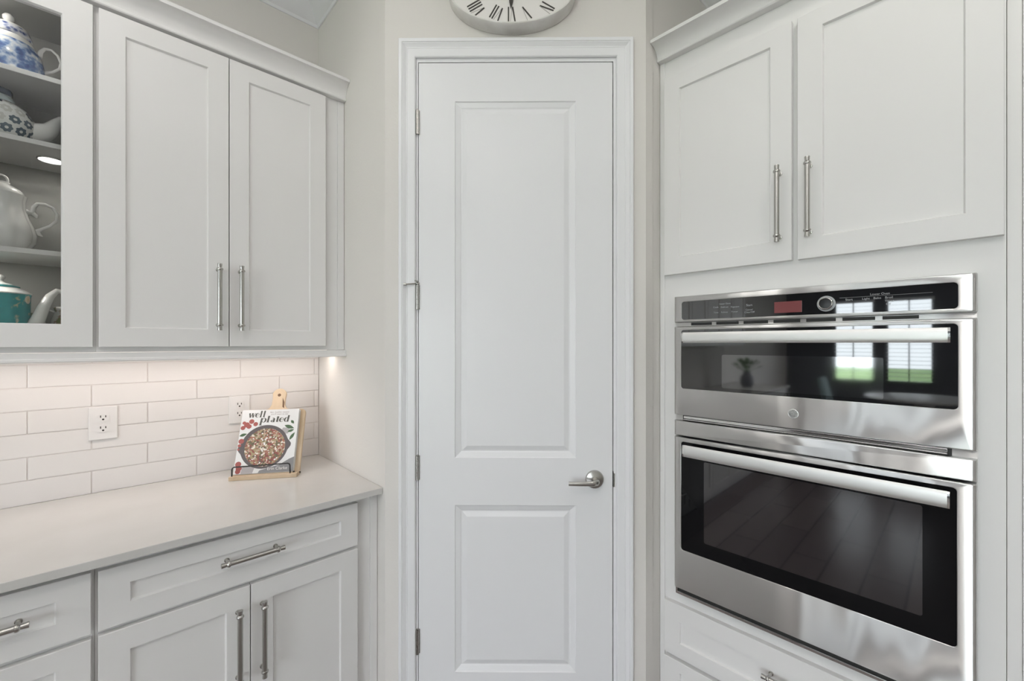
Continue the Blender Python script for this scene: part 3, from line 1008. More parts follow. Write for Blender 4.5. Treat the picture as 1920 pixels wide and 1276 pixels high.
bk = thing('cookbook', 'white cookbook with a skillet on its cover, leaning on the wooden stand', 'book', FB, (0.11, 0.01, 0.0))
bx0, bx1, bz0, bz1 = 0.005, 0.219, 0.0012, 0.257
cv = MB().box(bx0, bx1, 0.0, 0.0022, bz0, bz1).build('front_cover', 'cover_white', parent=bk, bevel=0.0008)
MB().box(bx0 + 0.002, bx1 - 0.004, 0.0023, 0.0187, bz0 + 0.003, bz1 - 0.003).build('pages', 'page_edge', parent=bk)
MB().box(bx0, bx1, 0.0188, 0.0210, bz0, bz1).build('back_cover', 'cover_white', parent=bk, bevel=0.0008)
MB().box(bx0, bx0 + 0.0018, 0.0023, 0.0187, bz0, bz1).build('spine', 'cover_white', parent=bk)
Y0 = -0.0002


def ell(cx, cz, rx, rz, rot=0.0, n_=22):
    return [(cx + rx * cos(2 * pi * k / n_) * cos(rot) - rz * sin(2 * pi * k / n_) * sin(rot),
             cz + rx * cos(2 * pi * k / n_) * sin(rot) + rz * sin(2 * pi * k / n_) * cos(rot)) for k in range(n_)]


def leaf(cx, cz, ln, wd, rot):
    out = []
    for k in range(9):
        tt = k / 8
        out.append((ln * (tt - 0.5), wd * sin(pi * tt) * (1 - 0.25 * tt)))
    for k in range(7, 0, -1):
        tt = k / 8
        out.append((ln * (tt - 0.5), -wd * sin(pi * tt) * (1 - 0.25 * tt)))
    return [(cx + x * cos(rot) - z * sin(rot), cz + x * sin(rot) + z * cos(rot)) for x, z in out]


pc = MB()
MB().poly([(0.150, 0.150), (0.186, 0.155), (0.190, 0.178), (0.165, 0.180)], -0.00015, 0.0).build('cloth_print', 'cloth_ink', parent=cv)
pc.poly([(0.030, 0.0025), (0.072, 0.0025), (0.079, 0.030), (0.034, 0.034)], -0.00015, 0.0)
pc.build('cloth_print', 'cloth_ink', parent=cv)
MB().poly([(0.092, 0.0025), (0.2185, 0.0025), (0.2185, 0.060), (0.200, 0.052), (0.165, 0.030), (0.130, 0.022), (0.096, 0.012)], -0.00022, 0.0).build('slate_print', 'slate_ink', parent=cv)
sk = []
scx, scz, sr = 0.104, 0.1055, 0.087
for k in range(64):
    a = 2 * pi * k / 64
    e = 0.0
    for c0 in (pi * 1.02, 0.0 + 0.06, 2 * pi + 0.06):
        e = max(e, 0.012 * max(0, 1 - abs(a - c0) / 0.26))
    sk.append((scx + (sr + e) * cos(a), scz + (sr + e) * sin(a)))
MB().poly(sk, -0.0004, 0.0).build('skillet_print', 'skillet_ink', parent=cv)
MB().poly(ell(scx + 0.002, scz - 0.003, 0.074, 0.076, 0, 40), -0.0006, 0.0).build('food_print', 'food_ink', parent=cv)
fb_ = MB()
rr = random.Random(3)
for k in range(40):
    a = rr.uniform(0, 2 * pi)
    q = 0.066 * math.sqrt(rr.random())
    s3 = rr.uniform(0.0014, 0.0038)
    fb_.poly(ell(scx + 0.002 + q * cos(a), scz - 0.003 + q * sin(a), s3, s3 * rr.uniform(0.7, 1.1), 0, 8), -0.0008, 0.0)
fb_.build('feta_print', 'author_ink', parent=cv)['kind'] = 'stuff'
for cx_, cz_, r_ in ((0.028, 0.196, 0.0105), (0.044, 0.209, 0.0095), (0.060, 0.198, 0.0085), (0.037, 0.189, 0.009), (0.0155, 0.184, 0.0085), (0.0175, 0.204, 0.0065),
                     (0.0165, 0.130, 0.0100), (0.0125, 0.113, 0.0062), (0.0105, 0.098, 0.004), (0.018, 0.040, 0.0105), (0.022, 0.024, 0.0105), (0.020, 0.0125, 0.0095)):
    MB().poly(ell(cx_, cz_, r_, r_), -0.0005 - 3.0 * (0.012 - r_) * 0.004, 0.0).build('tomato_print', 'tomato_ink', parent=cv)
hb = MB()
for a_ in ((0.0200, 0.1555, 0.028, 0.0065, 0.3), (0.188, 0.182, 0.040, 0.008, -0.35), (0.198, 0.202, 0.019, 0.006, -0.9), (0.195, 0.166, 0.026, 0.006, 0.35), (0.202, 0.143, 0.036, 0.0065, 1.05)):
    MB().poly(leaf(*a_), -0.0005, 0.0).build('herb_print', 'herb_ink', parent=cv)

# lettering: fat and thin strokes for the slanted title
tt = MB()


def letter(ch, x, z, h, asc, desc):
    """draws one lower-case letter, returns its advance"""
    w = 0.62 * h
    TH, tn = 0.27 * h, 0.08 * h

    def S(px, pz):
        return (x + px + 0.10 * pz, z + pz)

    def rib(ps, wid):
        tt.ribbon([S(*p) for p in ps], wid, -0.0004, 0.0)

    def bowl(cx, rx, side):
        ps, ws = [], []
        for k in range(17):
            a = 2 * pi * k / 16
            ps.append((cx + rx * cos(a), h / 2 + (h / 2 - tn / 2) * sin(a)))
            ws.append(tn + (TH * 0.95 - tn) * max(0, side * cos(a)) ** 1.2)
        rib(ps, ws)
    if ch == 'w':
        W = 0.95 * h
        rib([(0, h), (W * 0.27, 0)], TH)
        rib([(W * 0.27, 0), (W * 0.5, h)], tn)
        rib([(W * 0.5, h), (W * 0.75, 0)], TH)
        rib([(W * 0.75, 0), (W, h)], tn)
        return W + 0.12 * h
    if ch == 'l':
        rib([(TH / 2, 0), (TH / 2, asc)], TH)
        rib([(-TH * 0.2, tn / 2), (TH * 1.2, tn / 2)], tn)
        return TH + 0.28 * h
    if ch == 'e':
        ps, ws = [], []
        for k in range(14):
            a = 0.05 + (2 * pi - 0.75) * k / 13
            ps.append((w / 2 + w * 0.42 * cos(a), h / 2 + (h / 2 - tn / 2) * sin(a)))
            ws.append(tn + (TH - tn) * max(0, -cos(a)) ** 1.2)
        rib(ps, ws)
        rib([(w * 0.12, h * 0.52), (w * 0.92, h * 0.52)], tn)
        return w + 0.14 * h
    if ch == 'p':
        rib([(TH / 2, -desc), (TH / 2, h)], TH)
        bowl(TH + w * 0.34, w * 0.42, 1)
        rib([(-TH * 0.3, -desc + tn / 2), (TH * 1.4, -desc + tn / 2)], tn)
        return w + TH + 0.08 * h
    if ch == 'd':
        bowl(w * 0.42, w * 0.42, -1)
        rib([(w * 0.80, 0), (w * 0.80, asc)], TH)
        return w + 0.15 * h
    if ch == 'a':
        rib([(w * 0.72, 0), (w * 0.72, h * 0.75), (w * 0.55, h * 0.95), (w * 0.2, h * 0.9)], [TH, TH, tn * 1.6, tn])
        ps = [(w * 0.72, h * 0.55), (w * 0.3, h * 0.46), (w * 0.10, h * 0.25), (w * 0.3, h * 0.05), (w * 0.7, h * 0.14)]
        rib(ps, [tn, tn * 1.5, TH * 0.9, tn * 1.4, tn])
        return w + 0.14 * h
    if ch == 't':
        rib([(w * 0.3, h * 0.04), (w * 0.3, asc * 0.88)], TH)
        rib([(0, h * 0.97), (w * 0.66, h * 0.97)], tn)
        rib([(w * 0.3, h * 0.06), (w * 0.62, h * 0.10)], tn)
        return w * 0.62 + 0.12 * h
    return w


def word(s_, x, z, h, asc, desc, length):
    k0 = len(tt.v)
    xx = x
    for ch in s_:
        xx += letter(ch, xx, z, h, asc, desc)
    f_ = length / (xx - x)
    for p in tt.v[k0:]:
        p.x = x + (p.x - x) * f_


word('well', 0.031, 0.2255, 0.0185, 0.0270, 0.012, 0.064)
word('plated', 0.075, 0.2035, 0.0185, 0.0270, 0.0115, 0.110)
tt.build('title_lettering', 'title_ink', parent=cv)
text('fast, healthy recipes', cv, (0.108, -0.0003, 0.2425), 0.0092, 'small_ink', 'subtitle_lettering', shear=0.2)
text("you'll want to eat", cv, (0.112, -0.0003, 0.2340), 0.0092, 'small_ink', 'subtitle_lettering', shear=0.2)
text('Erin Clarke', cv, (0.124, -0.0006, 0.0120), 0.0160, 'author_ink', 'author_lettering')


# ================================================================== TEAPOTS
def teapot_base(name, label, x, y, z):
    return thing(name, label, 'teapot', FL, (x, y, z), 'teapots in the glass cabinet')


YP = 2.0
# 1: blue and white transferware, handle to the right
x0, z0 = U(-0.938), SHZ[0] + 0.0004
tp = teapot_base('teapot', 'blue and white scenic teapot on the top shelf', x0, YP, z0)
MB().lathe([(0.0001, 0.0), (0.046, 0.0), (0.048, 0.006), (0.062, 0.018), (0.073, 0.040), (0.0735, 0.062), (0.067, 0.090), (0.056, 0.110)], (x0, YP, z0), seg=40).build('body', 'blue_print', parent=tp, smooth=50)
MB().lathe([(0.056, 0.110), (0.0535, 0.118), (0.0505, 0.124), (0.047, 0.129), (0.030, 0.129)], (x0, YP, z0), seg=40).build('shoulder', 'porcelain', parent=tp, smooth=50)
MB().lathe([(0.047, 0.1295), (0.0485, 0.1315), (0.0475, 0.140), (0.042, 0.156), (0.040, 0.158), (0.0001, 0.160)], (x0, YP, z0), seg=40).build('lid', 'blue_band', parent=tp, smooth=50)
MB().lathe([(0.041, 0.1575), (0.0395, 0.1615), (0.026, 0.168), (0.012, 0.172), (0.008, 0.174), (0.0085, 0.178), (0.0125, 0.184), (0.0130, 0.192), (0.009, 0.199), (0.0001, 0.201)],
           (x0, YP, z0), seg=32).build('knob', 'porcelain', parent=tp, smooth=50)
MB().tube([(x0 + 0.060, YP, z0 + 0.100), (x0 + 0.064, YP, z0 + 0.118), (x0 + 0.072, YP, z0 + 0.131), (x0 + 0.086, YP, z0 + 0.134), (x0 + 0.100, YP, z0 + 0.122),
           (x0 + 0.1065, YP, z0 + 0.102), (x0 + 0.103, YP, z0 + 0.082), (x0 + 0.088, YP, z0 + 0.066), (x0 + 0.069, YP, z0 + 0.054)],
          [0.008, 0.0055, 0.0045, 0.004, 0.0038, 0.0038, 0.0038, 0.0042, 0.0055], 12).build('handle', 'porcelain', parent=tp, smooth=60)
MB().tube([(x0 - 0.064, YP, z0 + 0.045), (x0 - 0.090, YP, z0 + 0.062), (x0 - 0.108, YP, z0 + 0.100), (x0 - 0.125, YP, z0 + 0.112)], [0.016, 0.012, 0.008, 0.006], 14).build('spout', 'blue_print', parent=tp, smooth=60)
# 2: round with grey and navy daisies, spout to the right
x0, z0 = U(-0.957), SHZ[1] + 0.0004
tp = teapot_base('teapot', 'round teapot with navy and grey daisies on the second shelf', x0, YP, z0)
MB().lathe([(0.0001, 0.0), (0.050, 0.0), (0.053, 0.004), (0.066, 0.018), (0.0765, 0.042), (0.0775, 0.062), (0.072, 0.086), (0.058, 0.108), (0.040, 0.122), (0.032, 0.125), (0.0001, 0.126)],
           (x0, YP, z0), seg=44).build('body', 'daisy_print', parent=tp, smooth=50)
MB().lathe([(0.0335, 0.1252), (0.033, 0.130), (0.0275, 0.141), (0.0262, 0.1435), (0.0001, 0.144)], (x0, YP, z0), seg=36).build('lid', 'pale_aqua', parent=tp, smooth=50)
MB().lathe([(0.0255, 0.1437), (0.0278, 0.147), (0.0278, 0.158), (0.025, 0.163), (0.0001, 0.165)], (x0, YP, z0), seg=36).build('knob', 'navy_glaze', parent=tp, smooth=50)
MB().tube([(x0 + 0.060, YP, z0 + 0.050), (x0 + 0.085, YP, z0 + 0.060), (x0 + 0.104, YP, z0 + 0.078), (x0 + 0.115, YP, z0 + 0.103), (x0 + 0.126, YP, z0 + 0.117), (x0 + 0.138, YP, z0 + 0.118)],
          [0.034, 0.030, 0.021, 0.013, 0.010, 0.008], 18).build('spout', 'porcelain', parent=tp, smooth=60)
MB().tube([(x0 - 0.066, YP, z0 + 0.095), (x0 - 0.095, YP, z0 + 0.110), (x0 - 0.118, YP, z0 + 0.085), (x0 - 0.110, YP, z0 + 0.050), (x0 - 0.074, YP, z0 + 0.036)], 0.006, 12).build('handle', 'porcelain', parent=tp, smooth=60)
# 3: tall white lobed coffee pot, handle to the right
x0, z0 = U(-0.953), SHZ[2] + 0.0004
tp = teapot_base('teapot', 'tall plain white lobed teapot with a scrolled handle on the third shelf', x0, YP, z0)
MB().lathe([(0.0001, 0.0), (0.046, 0.0), (0.047, 0.005), (0.056, 0.014), (0.0665, 0.032), (0.0685, 0.055), (0.063, 0.080), (0.054, 0.105), (0.0475, 0.130), (0.0465, 0.155), (0.050, 0.172), (0.044, 0.1725), (0.0001, 0.1725)],
           (x0, YP, z0), seg=80, lobes=10, lob=0.055).build('body', 'porcelain', parent=tp, smooth=60)
MB().lathe([(0.047, 0.173), (0.0475, 0.176), (0.040, 0.187), (0.026, 0.197), (0.018, 0.203), (0.0185, 0.207), (0.0001, 0.209)], (x0, YP, z0), seg=40).build('lid', 'porcelain', parent=tp, smooth=50)
MB().tube([(x0 + 0.013 * cos(a), YP, z0 + 0.213 + 0.0155 * sin(a)) for a in [k * pi / 10 - 0.35 for k in range(0, 18)]], 0.0034, 10).build('knob', 'porcelain', parent=tp, smooth=60)
MB().tube([(x0 + 0.050, YP, z0 + 0.128), (x0 + 0.062, YP, z0 + 0.128), (x0 + 0.064, YP, z0 + 0.145), (x0 + 0.072, YP, z0 + 0.158), (x0 + 0.088, YP, z0 + 0.160), (x0 + 0.104, YP, z0 + 0.152),
           (x0 + 0.113, YP, z0 + 0.134), (x0 + 0.111, YP, z0 + 0.112), (x0 + 0.098, YP, z0 + 0.094), (x0 + 0.082, YP, z0 + 0.082), (x0 + 0.070, YP, z0 + 0.072)],
          [0.010, 0.0075, 0.006, 0.0052, 0.0042, 0.004, 0.004, 0.004, 0.004, 0.0046, 0.006], 12).build('handle', 'porcelain', parent=tp, smooth=60)
MB().tube([(x0 + 0.062, YP, z0 + 0.128), (x0 + 0.069, YP, z0 + 0.120), (x0 + 0.071, YP, z0 + 0.112)], [0.007, 0.006, 0.0015], 10).build('scroll', 'porcelain', parent=tp, smooth=60)
MB().tube([(x0 + 0.072, YP, z0 + 0.073), (x0 + 0.076, YP, z0 + 0.063), (x0 + 0.083, YP, z0 + 0.058)], [0.006, 0.005, 0.0015], 10).build('scroll', 'porcelain', parent=tp, smooth=60)
MB().tube([(x0 - 0.058, YP, z0 + 0.045), (x0 - 0.085, YP, z0 + 0.070), (x0 - 0.098, YP, z0 + 0.120), (x0 - 0.118, YP, z0 + 0.150)], [0.018, 0.013, 0.008, 0.006], 14).build('spout', 'porcelain', parent=tp, smooth=60)
# 4: teal with roses, white spout to the right, on the cabinet floor
x0, z0 = U(-0.957), UZ0 + 0.0164
tp = teapot_base('teapot', 'teal teapot with cream roses and a white spout on the bottom shelf', x0, YP, z0)
MB().lathe([(0.0001, 0.0), (0.048, 0.0), (0.050, 0.006), (0.056, 0.03), (0.061, 0.08), (0.0625, 0.150), (0.0645, 0.158)], (x0, YP, z0), seg=64, lobes=12, lob=0.02).build('body', 'teal_print', parent=tp, smooth=60)
MB().lathe([(0.0645, 0.158), (0.066, 0.161), (0.060, 0.167), (0.044, 0.177), (0.0001, 0.178)], (x0, YP, z0), seg=48).build('shoulder', 'porcelain', parent=tp, smooth=50)
MB().lathe([(0.042, 0.1782), (0.0425, 0.181), (0.030, 0.186)], (x0, YP, z0), seg=40).build('lid_band', 'teal_plain', parent=tp, smooth=50)
MB().lathe([(0.030, 0.186), (0.028, 0.188), (0.014, 0.192), (0.0085, 0.197), (0.0085, 0.201), (0.0125, 0.206), (0.0125, 0.211), (0.007, 0.216), (0.0001, 0.217)], (x0, YP, z0), seg=32).build('lid', 'porcelain', parent=tp, smooth=50)
MB().tube([(x0 + 0.060, YP - 0.01, z0 + 0.045), (x0 + 0.078, YP - 0.01, z0 + 0.085), (x0 + 0.090, YP - 0.01, z0 + 0.125), (x0 + 0.103, YP - 0.01, z0 + 0.158), (x0 + 0.118, YP - 0.01, z0 + 0.176), (x0 + 0.137, YP - 0.01, z0 + 0.172)],
          [0.018, 0.0165, 0.014, 0.011, 0.0085, 0.006], 16).build('spout', 'porcelain', parent=tp, smooth=60)
MB().tube([(x0 - 0.060, YP, z0 + 0.140), (x0 - 0.095, YP, z0 + 0.145), (x0 - 0.108, YP, z0 + 0.105), (x0 - 0.095, YP, z0 + 0.060), (x0 - 0.056, YP, z0 + 0.045)], 0.0055, 12).build('handle', 'porcelain', parent=tp, smooth=60)
# creamer and sugar bowl beside it
x1, y1 = U(-0.818), 2.060
tc_ = thing('creamer', 'small white floral creamer at the right end of the bottom shelf', 'creamer', FL, (x1, y1, z0))
MB().lathe([(0.0001, 0.0), (0.026, 0.0), (0.026, 0.006), (0.034, 0.020), (0.043, 0.055), (0.040, 0.085), (0.031, 0.112), (0.034, 0.128), (0.0325, 0.129), (0.029, 0.112), (0.0001, 0.030)],
           (x1, y1, z0), seg=36).build('body', 'rose_cup', parent=tc_, smooth=50)
MB().tube([(x1 - 0.030, y1, z0 + 0.112), (x1 - 0.046, y1, z0 + 0.120), (x1 - 0.056, y1, z0 + 0.100), (x1 - 0.053, y1, z0 + 0.070), (x1 - 0.040, y1, z0 + 0.048)], 0.0034, 10).build('handle', 'porcelain', parent=tc_, smooth=60)
x1, y1 = U(-0.915), 2.095
tc_ = thing('sugar_bowl', 'low olive-green floral sugar bowl behind the white spout on the bottom shelf', 'bowl', FL, (x1, y1, z0))
MB().lathe([(0.0001, 0.0), (0.024, 0.0), (0.025, 0.006), (0.038, 0.030), (0.042, 0.060), (0.040, 0.092)], (x1, y1, z0), seg=36).build('bowl', 'olive_glaze', parent=tc_, smooth=50)
MB().lathe([(0.040, 0.0925), (0.038, 0.098), (0.020, 0.108), (0.006, 0.112), (0.007, 0.118), (0.0001, 0.121)], (x1, y1, z0), seg=36).build('lid', 'olive_glaze', parent=tc_, smooth=50)

# ================================================================== OVEN CABINET (right frame)
def V(u):
    return XR + u


RF, RD = 1.5146, 1.4956
tall = thing('oven_cabinet', 'tall white cabinet around the built-in ovens, right of the pantry door', 'cabinet', FR, (V(0.44), YOW, 0))
ex0, ex1 = V(0.0012), V(0.8805)
OZ0, OZ1 = 0.535, 1.6225
OXa, OXb = V(0.0735), V(0.8335)
MB().box(ex0, ex1, RF + 0.019, YOW - 0.002, OZ1 + 0.02, 2.5085).build('upper_carcass', 'cabinet_paint', parent=tall)
MB().box(ex0, ex1, RF + 0.019, YOW - 0.002, 0.105, OZ0 - 0.01).build('lower_carcass', 'cabinet_paint', parent=tall)
sd = MB()
sd.box(ex0, ex0 + 0.018, RF + 0.019, YOW - 0.002, OZ0 - 0.01, OZ1 + 0.02)
sd.box(ex1 - 0.018, ex1, RF + 0.019, YOW - 0.002, OZ0 - 0.01, OZ1 + 0.02)
sd.build('side_panel', 'cabinet_paint', parent=tall)
ff = MB()
ff.box(ex0, V(0.086), RF, RF + 0.019, 0.105, 2.5085)
ff.box(V(0.8205), ex1, RF, RF + 0.019, 0.105, 2.5085)
ff.box(V(0.086), V(0.8205), RF, RF + 0.019, OZ1 - 0.015, 2.5085)
ff.box(V(0.086), V(0.8205), RF, RF + 0.019, 0.105, OZ0 + 0.01)
ff.build('face_frame', 'cabinet_paint', parent=tall)
MB().box(ex0, V(0.0200), RF - 0.0045, RF, 0.0, 2.5085).build('scribe_strip', 'cabinet_paint', parent=tall, bevel=0.0012)
MB().box(ex0, ex1, RF + 0.075, RF + 0.09, 0.0, 0.105).build('toe_kick', 'cabinet_paint', parent=tall)
d = shaker(tall, 'door', V(0.0253), V(0.4432), 1.7012, 2.4330, RD, 0.0600, 0.0530, 0.0640)
pull(d, ((V(0.4110), 1.7565), (V(0.4110), 1.9905)), RD)
d = shaker(tall, 'door', V(0.4582), V(0.8765), 1.7003, 2.4330, RD, 0.0645, 0.0530, 0.0640)
pull(d, ((V(0.4905), 1.7585), (V(0.4905), 1.9925)), RD)
d = shaker(tall, 'drawer', V(0.0265), V(0.8755), 0.2965, 0.4880, RD, 0.0605, 0.0620, 0.0520)
pull(d, ((V(0.3660), 0.4010), (V(0.5330), 0.4010)), RD + 0.0075)
d = shaker(tall, 'drawer', V(0.0265), V(0.8755), 0.1150, 0.2800, RD, 0.0605, 0.0420, 0.0520)
pull(d, ((V(0.3660), 0.2010), (V(0.5330), 0.2010)), RD + 0.0075)
# crown
MB().extrude_x([(RF + 0.017, 2.5090), (1.489, 2.5090), (1.4865, 2.512), (1.4865, 2.5175), (1.4905, 2.520), (1.4885, 2.527), (1.483, 2.536), (1.473, 2.546), (1.459, 2.5535), (1.446, 2.5555),
                (1.4367, 2.5555), (1.4367, 2.5675), (RF + 0.017, 2.5675)], V(0.001), V(1.75)).build('crown_moulding', 'cabinet_paint', frame=FR, org=(V(0.44), 1.5, 2.509), smooth=30)
tag(bpy.data.objects['crown_moulding.001'], 'white cove crown moulding topping the tall oven cabinet', 'moulding')
# neighbouring tall panel at the picture's right edge
np_ = thing('cabinet_end_panel', 'plain white tall panel right of the oven cabinet at the picture edge', 'panel', FR, (V(1.1), YOW, 0))
MB().box(V(0.8815), V(0.9050), RF, YOW - 0.002, 0.0, 2.5085).build('stile', 'cabinet_paint', parent=np_, bevel=0.001)
MB().box(V(0.9056), V(1.75), RF - 0.0015, YOW - 0.002, 0.0, 2.5085).build('panel', 'cabinet_paint', parent=np_, bevel=0.001)

# ================================================================== WALL OVEN WITH MICROWAVE
OY = 1.4750                                    # front face of the doors
ov = thing('double_wall_oven', 'built-in stainless steel microwave over a single oven with black glass doors', 'oven', FR, (V(0.4535), RF, 0.54))
MB().box(V(0.0870), V(0.8195), RF + 0.004, YOW - 0.15, 0.548, 1.604).build('housing', 'dark_gap', parent=ov)


def rounded(x0, x1, z0, z1, r, n_=6):
    out = []
    for cx, cz, a0 in ((x1 - r, z0 + r, -pi / 2), (x1 - r, z1 - r, 0), (x0 + r, z1 - r, pi / 2), (x0 + r, z0 + r, pi)):
        for k in range(n_ + 1):
            a = a0 + k / n_ * pi / 2
            out.append((cx + r * cos(a), cz + r * sin(a)))
    return out


def steel_panel(parent, name, x0, x1, z0, z1, gx0=None, gx1=None, gz0=None, gz1=None, depth=0.034, round_x=0.010, r=0.009):
    """steel front with softly rounded vertical edges and an optional rounded window cut-out"""
    outer = rounded(x0, x1, z0, z1, 0.003)
    n_ = len(outer)
    mb = MB()

    def shrink(d):
        return rounded(x0 + d, x1 - d, z0 + d * 0.35, z1 - d * 0.35, 0.003)
    rings = [[(x, OY + depth, z) for x, z in outer], [(x, OY + 0.010, z) for x, z in outer]]
    for k in range(1, 5):
        a = k / 4 * pi / 2
        d = round_x * (1 - cos(a))
        rings.append([(x, OY + 0.010 - 0.010 * sin(a), z) for x, z in shrink(d)])
    if gx0 is None:
        mb.sweep(rings, cap=True)
    else:
        hole = rounded(gx0, gx1, gz0, gz1, r)
        rings.append([(x, OY, z) for x, z in rounded(gx0 - 0.0012, gx1 + 0.0012, gz0 - 0.0012, gz1 + 0.0012, r + 0.0012)])
        rings.append([(x, OY + 0.0012, z) for x, z in hole])
        rings.append([(x, OY + depth, z) for x, z in hole])
        mb.sweep(rings, closed_path=True)
    return mb.build(name, 'stainless', parent=parent, smooth=32)


def flat_handle(parent, x0, x1, z0, z1, posts):
    """wide flat bar, slightly bowed front, on two posts"""
    mb = MB()
    zc, hh = (z0 + z1) / 2, (z1 - z0) / 2
    prof = []
    for k in range(9):
        a = -1 + 2 * k / 8
        prof.append((1.4290 + 0.0016 * a * a + 0.002 * abs(a) ** 6, zc + hh * a))
    prof += [(1.4385, z1 - 0.001), (1.4400, zc + hh * 0.6), (1.4400, zc - hh * 0.6), (1.4385, z0 + 0.001)]
    mb.extrude_x(prof, x0, x1)
    h = mb.build('handle', 'handle_steel', parent=parent, smooth=30)
    for xa, xb in ((x1, x1 + 0.0045), (x0 - 0.0045, x0)):
        MB().extrude_x([(y - 0.0004, z) for y, z in prof], xa, xb).build('handle_end', 'chrome', parent=parent)
    for p in posts:
        MB().box(p - 0.010, p + 0.010, 1.4395, OY + 0.004, zc - 0.008, zc + 0.008).build('handle_post', 'chrome', parent=parent)
    return h


# control panel
cp = steel_panel(ov, 'control_panel', OXa, OXb, 1.5215, 1.6150, V(0.1035), V(0.8005), 1.5305, 1.5950)
gp = MB().poly(rounded(V(0.1035), V(0.8005), 1.5305, 1.5950, 0.009), OY + 0.001, OY + 0.005).build('control_glass', 'glass_black', parent=ov)
YG = OY + 0.0008
MB().box(V(0.4010), V(0.4745), YG - 0.0003, YG + 0.0006, 1.5395, 1.5735).build('display', 'display_screen', parent=gp)
kn = MB().lathe([(0.0001, 0.0), (0.0150, 0.0), (0.0150, -0.013), (0.0140, -0.0145), (0.0001, -0.0150)], (V(0.5345), YG, 1.5600), axis='y', seg=32).build('knob', 'knob_black', parent=ov, smooth=40)
MB().lathe([(0.0150, 0.0), (0.0182, 0.0), (0.0182, -0.012), (0.0172, -0.0150), (0.0155, -0.0158), (0.0146, -0.0150), (0.0146, 0.0)], (V(0.5345), YG, 1.5600), axis='y', seg=40).build('ring', 'chrome', parent=kn, smooth=40)
MB().lathe([(0.0218, 0.0), (0.0224, 0.0), (0.0224, -0.0004), (0.0218, -0.0004)], (V(0.5345), YG, 1.5600), axis='y', seg=48).build('dial_mark', 'panel_print', parent=gp)
PRT = [('Cook', 0.2150, 1.5660, 0.0078), ('Time', 0.2165, 1.5480, 0.0078), ('Upper Oven', 0.2350, 1.5765, 0.0072), ('Defrost', 0.2400, 1.5650, 0.0078), ('Reheat', 0.2410, 1.5480, 0.0078),
       ('Popcorn', 0.2720, 1.5640, 0.0078), ('Power', 0.2740, 1.5480, 0.0078), ('Start', 0.3200, 1.5660, 0.0095), ('Cancel', 0.3180, 1.5520, 0.0078), ('Clear/Off', 0.3150, 1.5440, 0.0078),
       ('Start', 0.5790, 1.5650, 0.0085), ('Lower Oven', 0.6330, 1.5760, 0.0080), ('Light', 0.6160, 1.5650, 0.0085), ('Bake', 0.6400, 1.5650, 0.0085), ('Broil', 0.6640, 1.5650, 0.0085),
       ('Timer', 0.6640, 1.5560, 0.0075), ('Off', 0.6660, 1.5480, 0.0075)]
for s_, u_, z_, h_ in PRT:
    text(s_, gp, (V(u_), YG - 0.0004, z_), h_, 'panel_print', 'print', extrude=0.0001)
MB().box(V(0.566), V(0.756), YG - 0.0003, YG + 0.0003, 1.5735, 1.5740).build('rule_line', 'panel_print', parent=gp)

# vent slot between the control panel and the microwave door
MB().box(OXa + 0.003, OXb - 0.001, OY + 0.014, OY + 0.036, 1.5072, 1.5205).build('vent_trim', 'stainless', parent=ov)
for k in range(7):
    xa = V(0.133 + k * 0.0875)
    MB().box(xa, xa + 0.072, OY + 0.0125, OY + 0.0145, 1.5098, 1.5190).build('vent_slot', 'dark_gap', parent=ov)

# microwave door
md = steel_panel(ov, 'microwave_door', OXa, OXb, 1.1880, 1.5065, V(0.1015), V(0.8005), 1.2845, 1.4940)
mg = MB().poly(rounded(V(0.1015), V(0.8005), 1.2845, 1.4940, 0.009), OY + 0.001, OY + 0.005).build('microwave_glass', 'glass_black', parent=ov)
MB().poly(rounded(V(0.2430), V(0.6610), 1.2960, 1.4080, 0.006), OY + 0.0007, OY + 0.0014).build('screen', 'window_mw', parent=mg)
flat_handle(md, V(0.1290), V(0.7830), 1.4480, 1.4840, (V(0.16), V(0.75)))
# embossed round emblem
lg = MB()
LGX, LGZ = V(0.4519), 1.2340
lg.lathe([(0.0001, -0.0006), (0.0135, -0.0006), (0.0140, -0.0004), (0.0140, 0.0), (0.0001, 0.0)], (LGX, OY, LGZ), axis='y', seg=40)
em = lg.build('emblem', 'stainless', parent=md)
er = MB()
er.lathe([(0.0122, -0.0006), (0.0122, -0.0013), (0.0131, -0.0015), (0.0138, -0.0012), (0.0138, -0.0006)], (LGX, OY, LGZ), axis='y', seg=40)
for k in range(4):
    a0 = k * pi / 2 + 0.25
    er.tube([(LGX + q * cos(a0 + w_), OY - 0.0010, LGZ + q * sin(a0 + w_)) for q, w_ in ((0.0112, 0.0), (0.0106, 0.35), (0.0096, 0.7), (0.0086, 0.95), (0.0090, 1.15))], 0.0006, 6)
# script capitals in the middle
er.tube([(LGX + px * 0.001, OY - 0.0010, LGZ + pz * 0.001) for px, pz in ((-0.6, 3.4), (-2.2, 5.0), (-4.6, 4.2), (-5.6, 1.2), (-4.6, -2.4), (-2.6, -3.6), (-0.9, -2.0), (-0.6, 0.8), (-2.4, 0.4), (-1.4, -1.6), (-0.8, -5.2), (-2.6, -6.0))], 0.00055, 6)
er.tube([(LGX + px * 0.001, OY - 0.0010, LGZ + pz * 0.001) for px, pz in ((4.8, 3.4), (3.0, 5.0), (1.2, 3.4), (1.8, 1.0), (3.4, 0.4), (1.4, -0.4), (0.6, -2.6), (2.2, -4.4), (4.4, -3.4), (5.2, -1.6))], 0.00055, 6)
er.build('relief', 'handle_steel', parent=em, smooth=60)

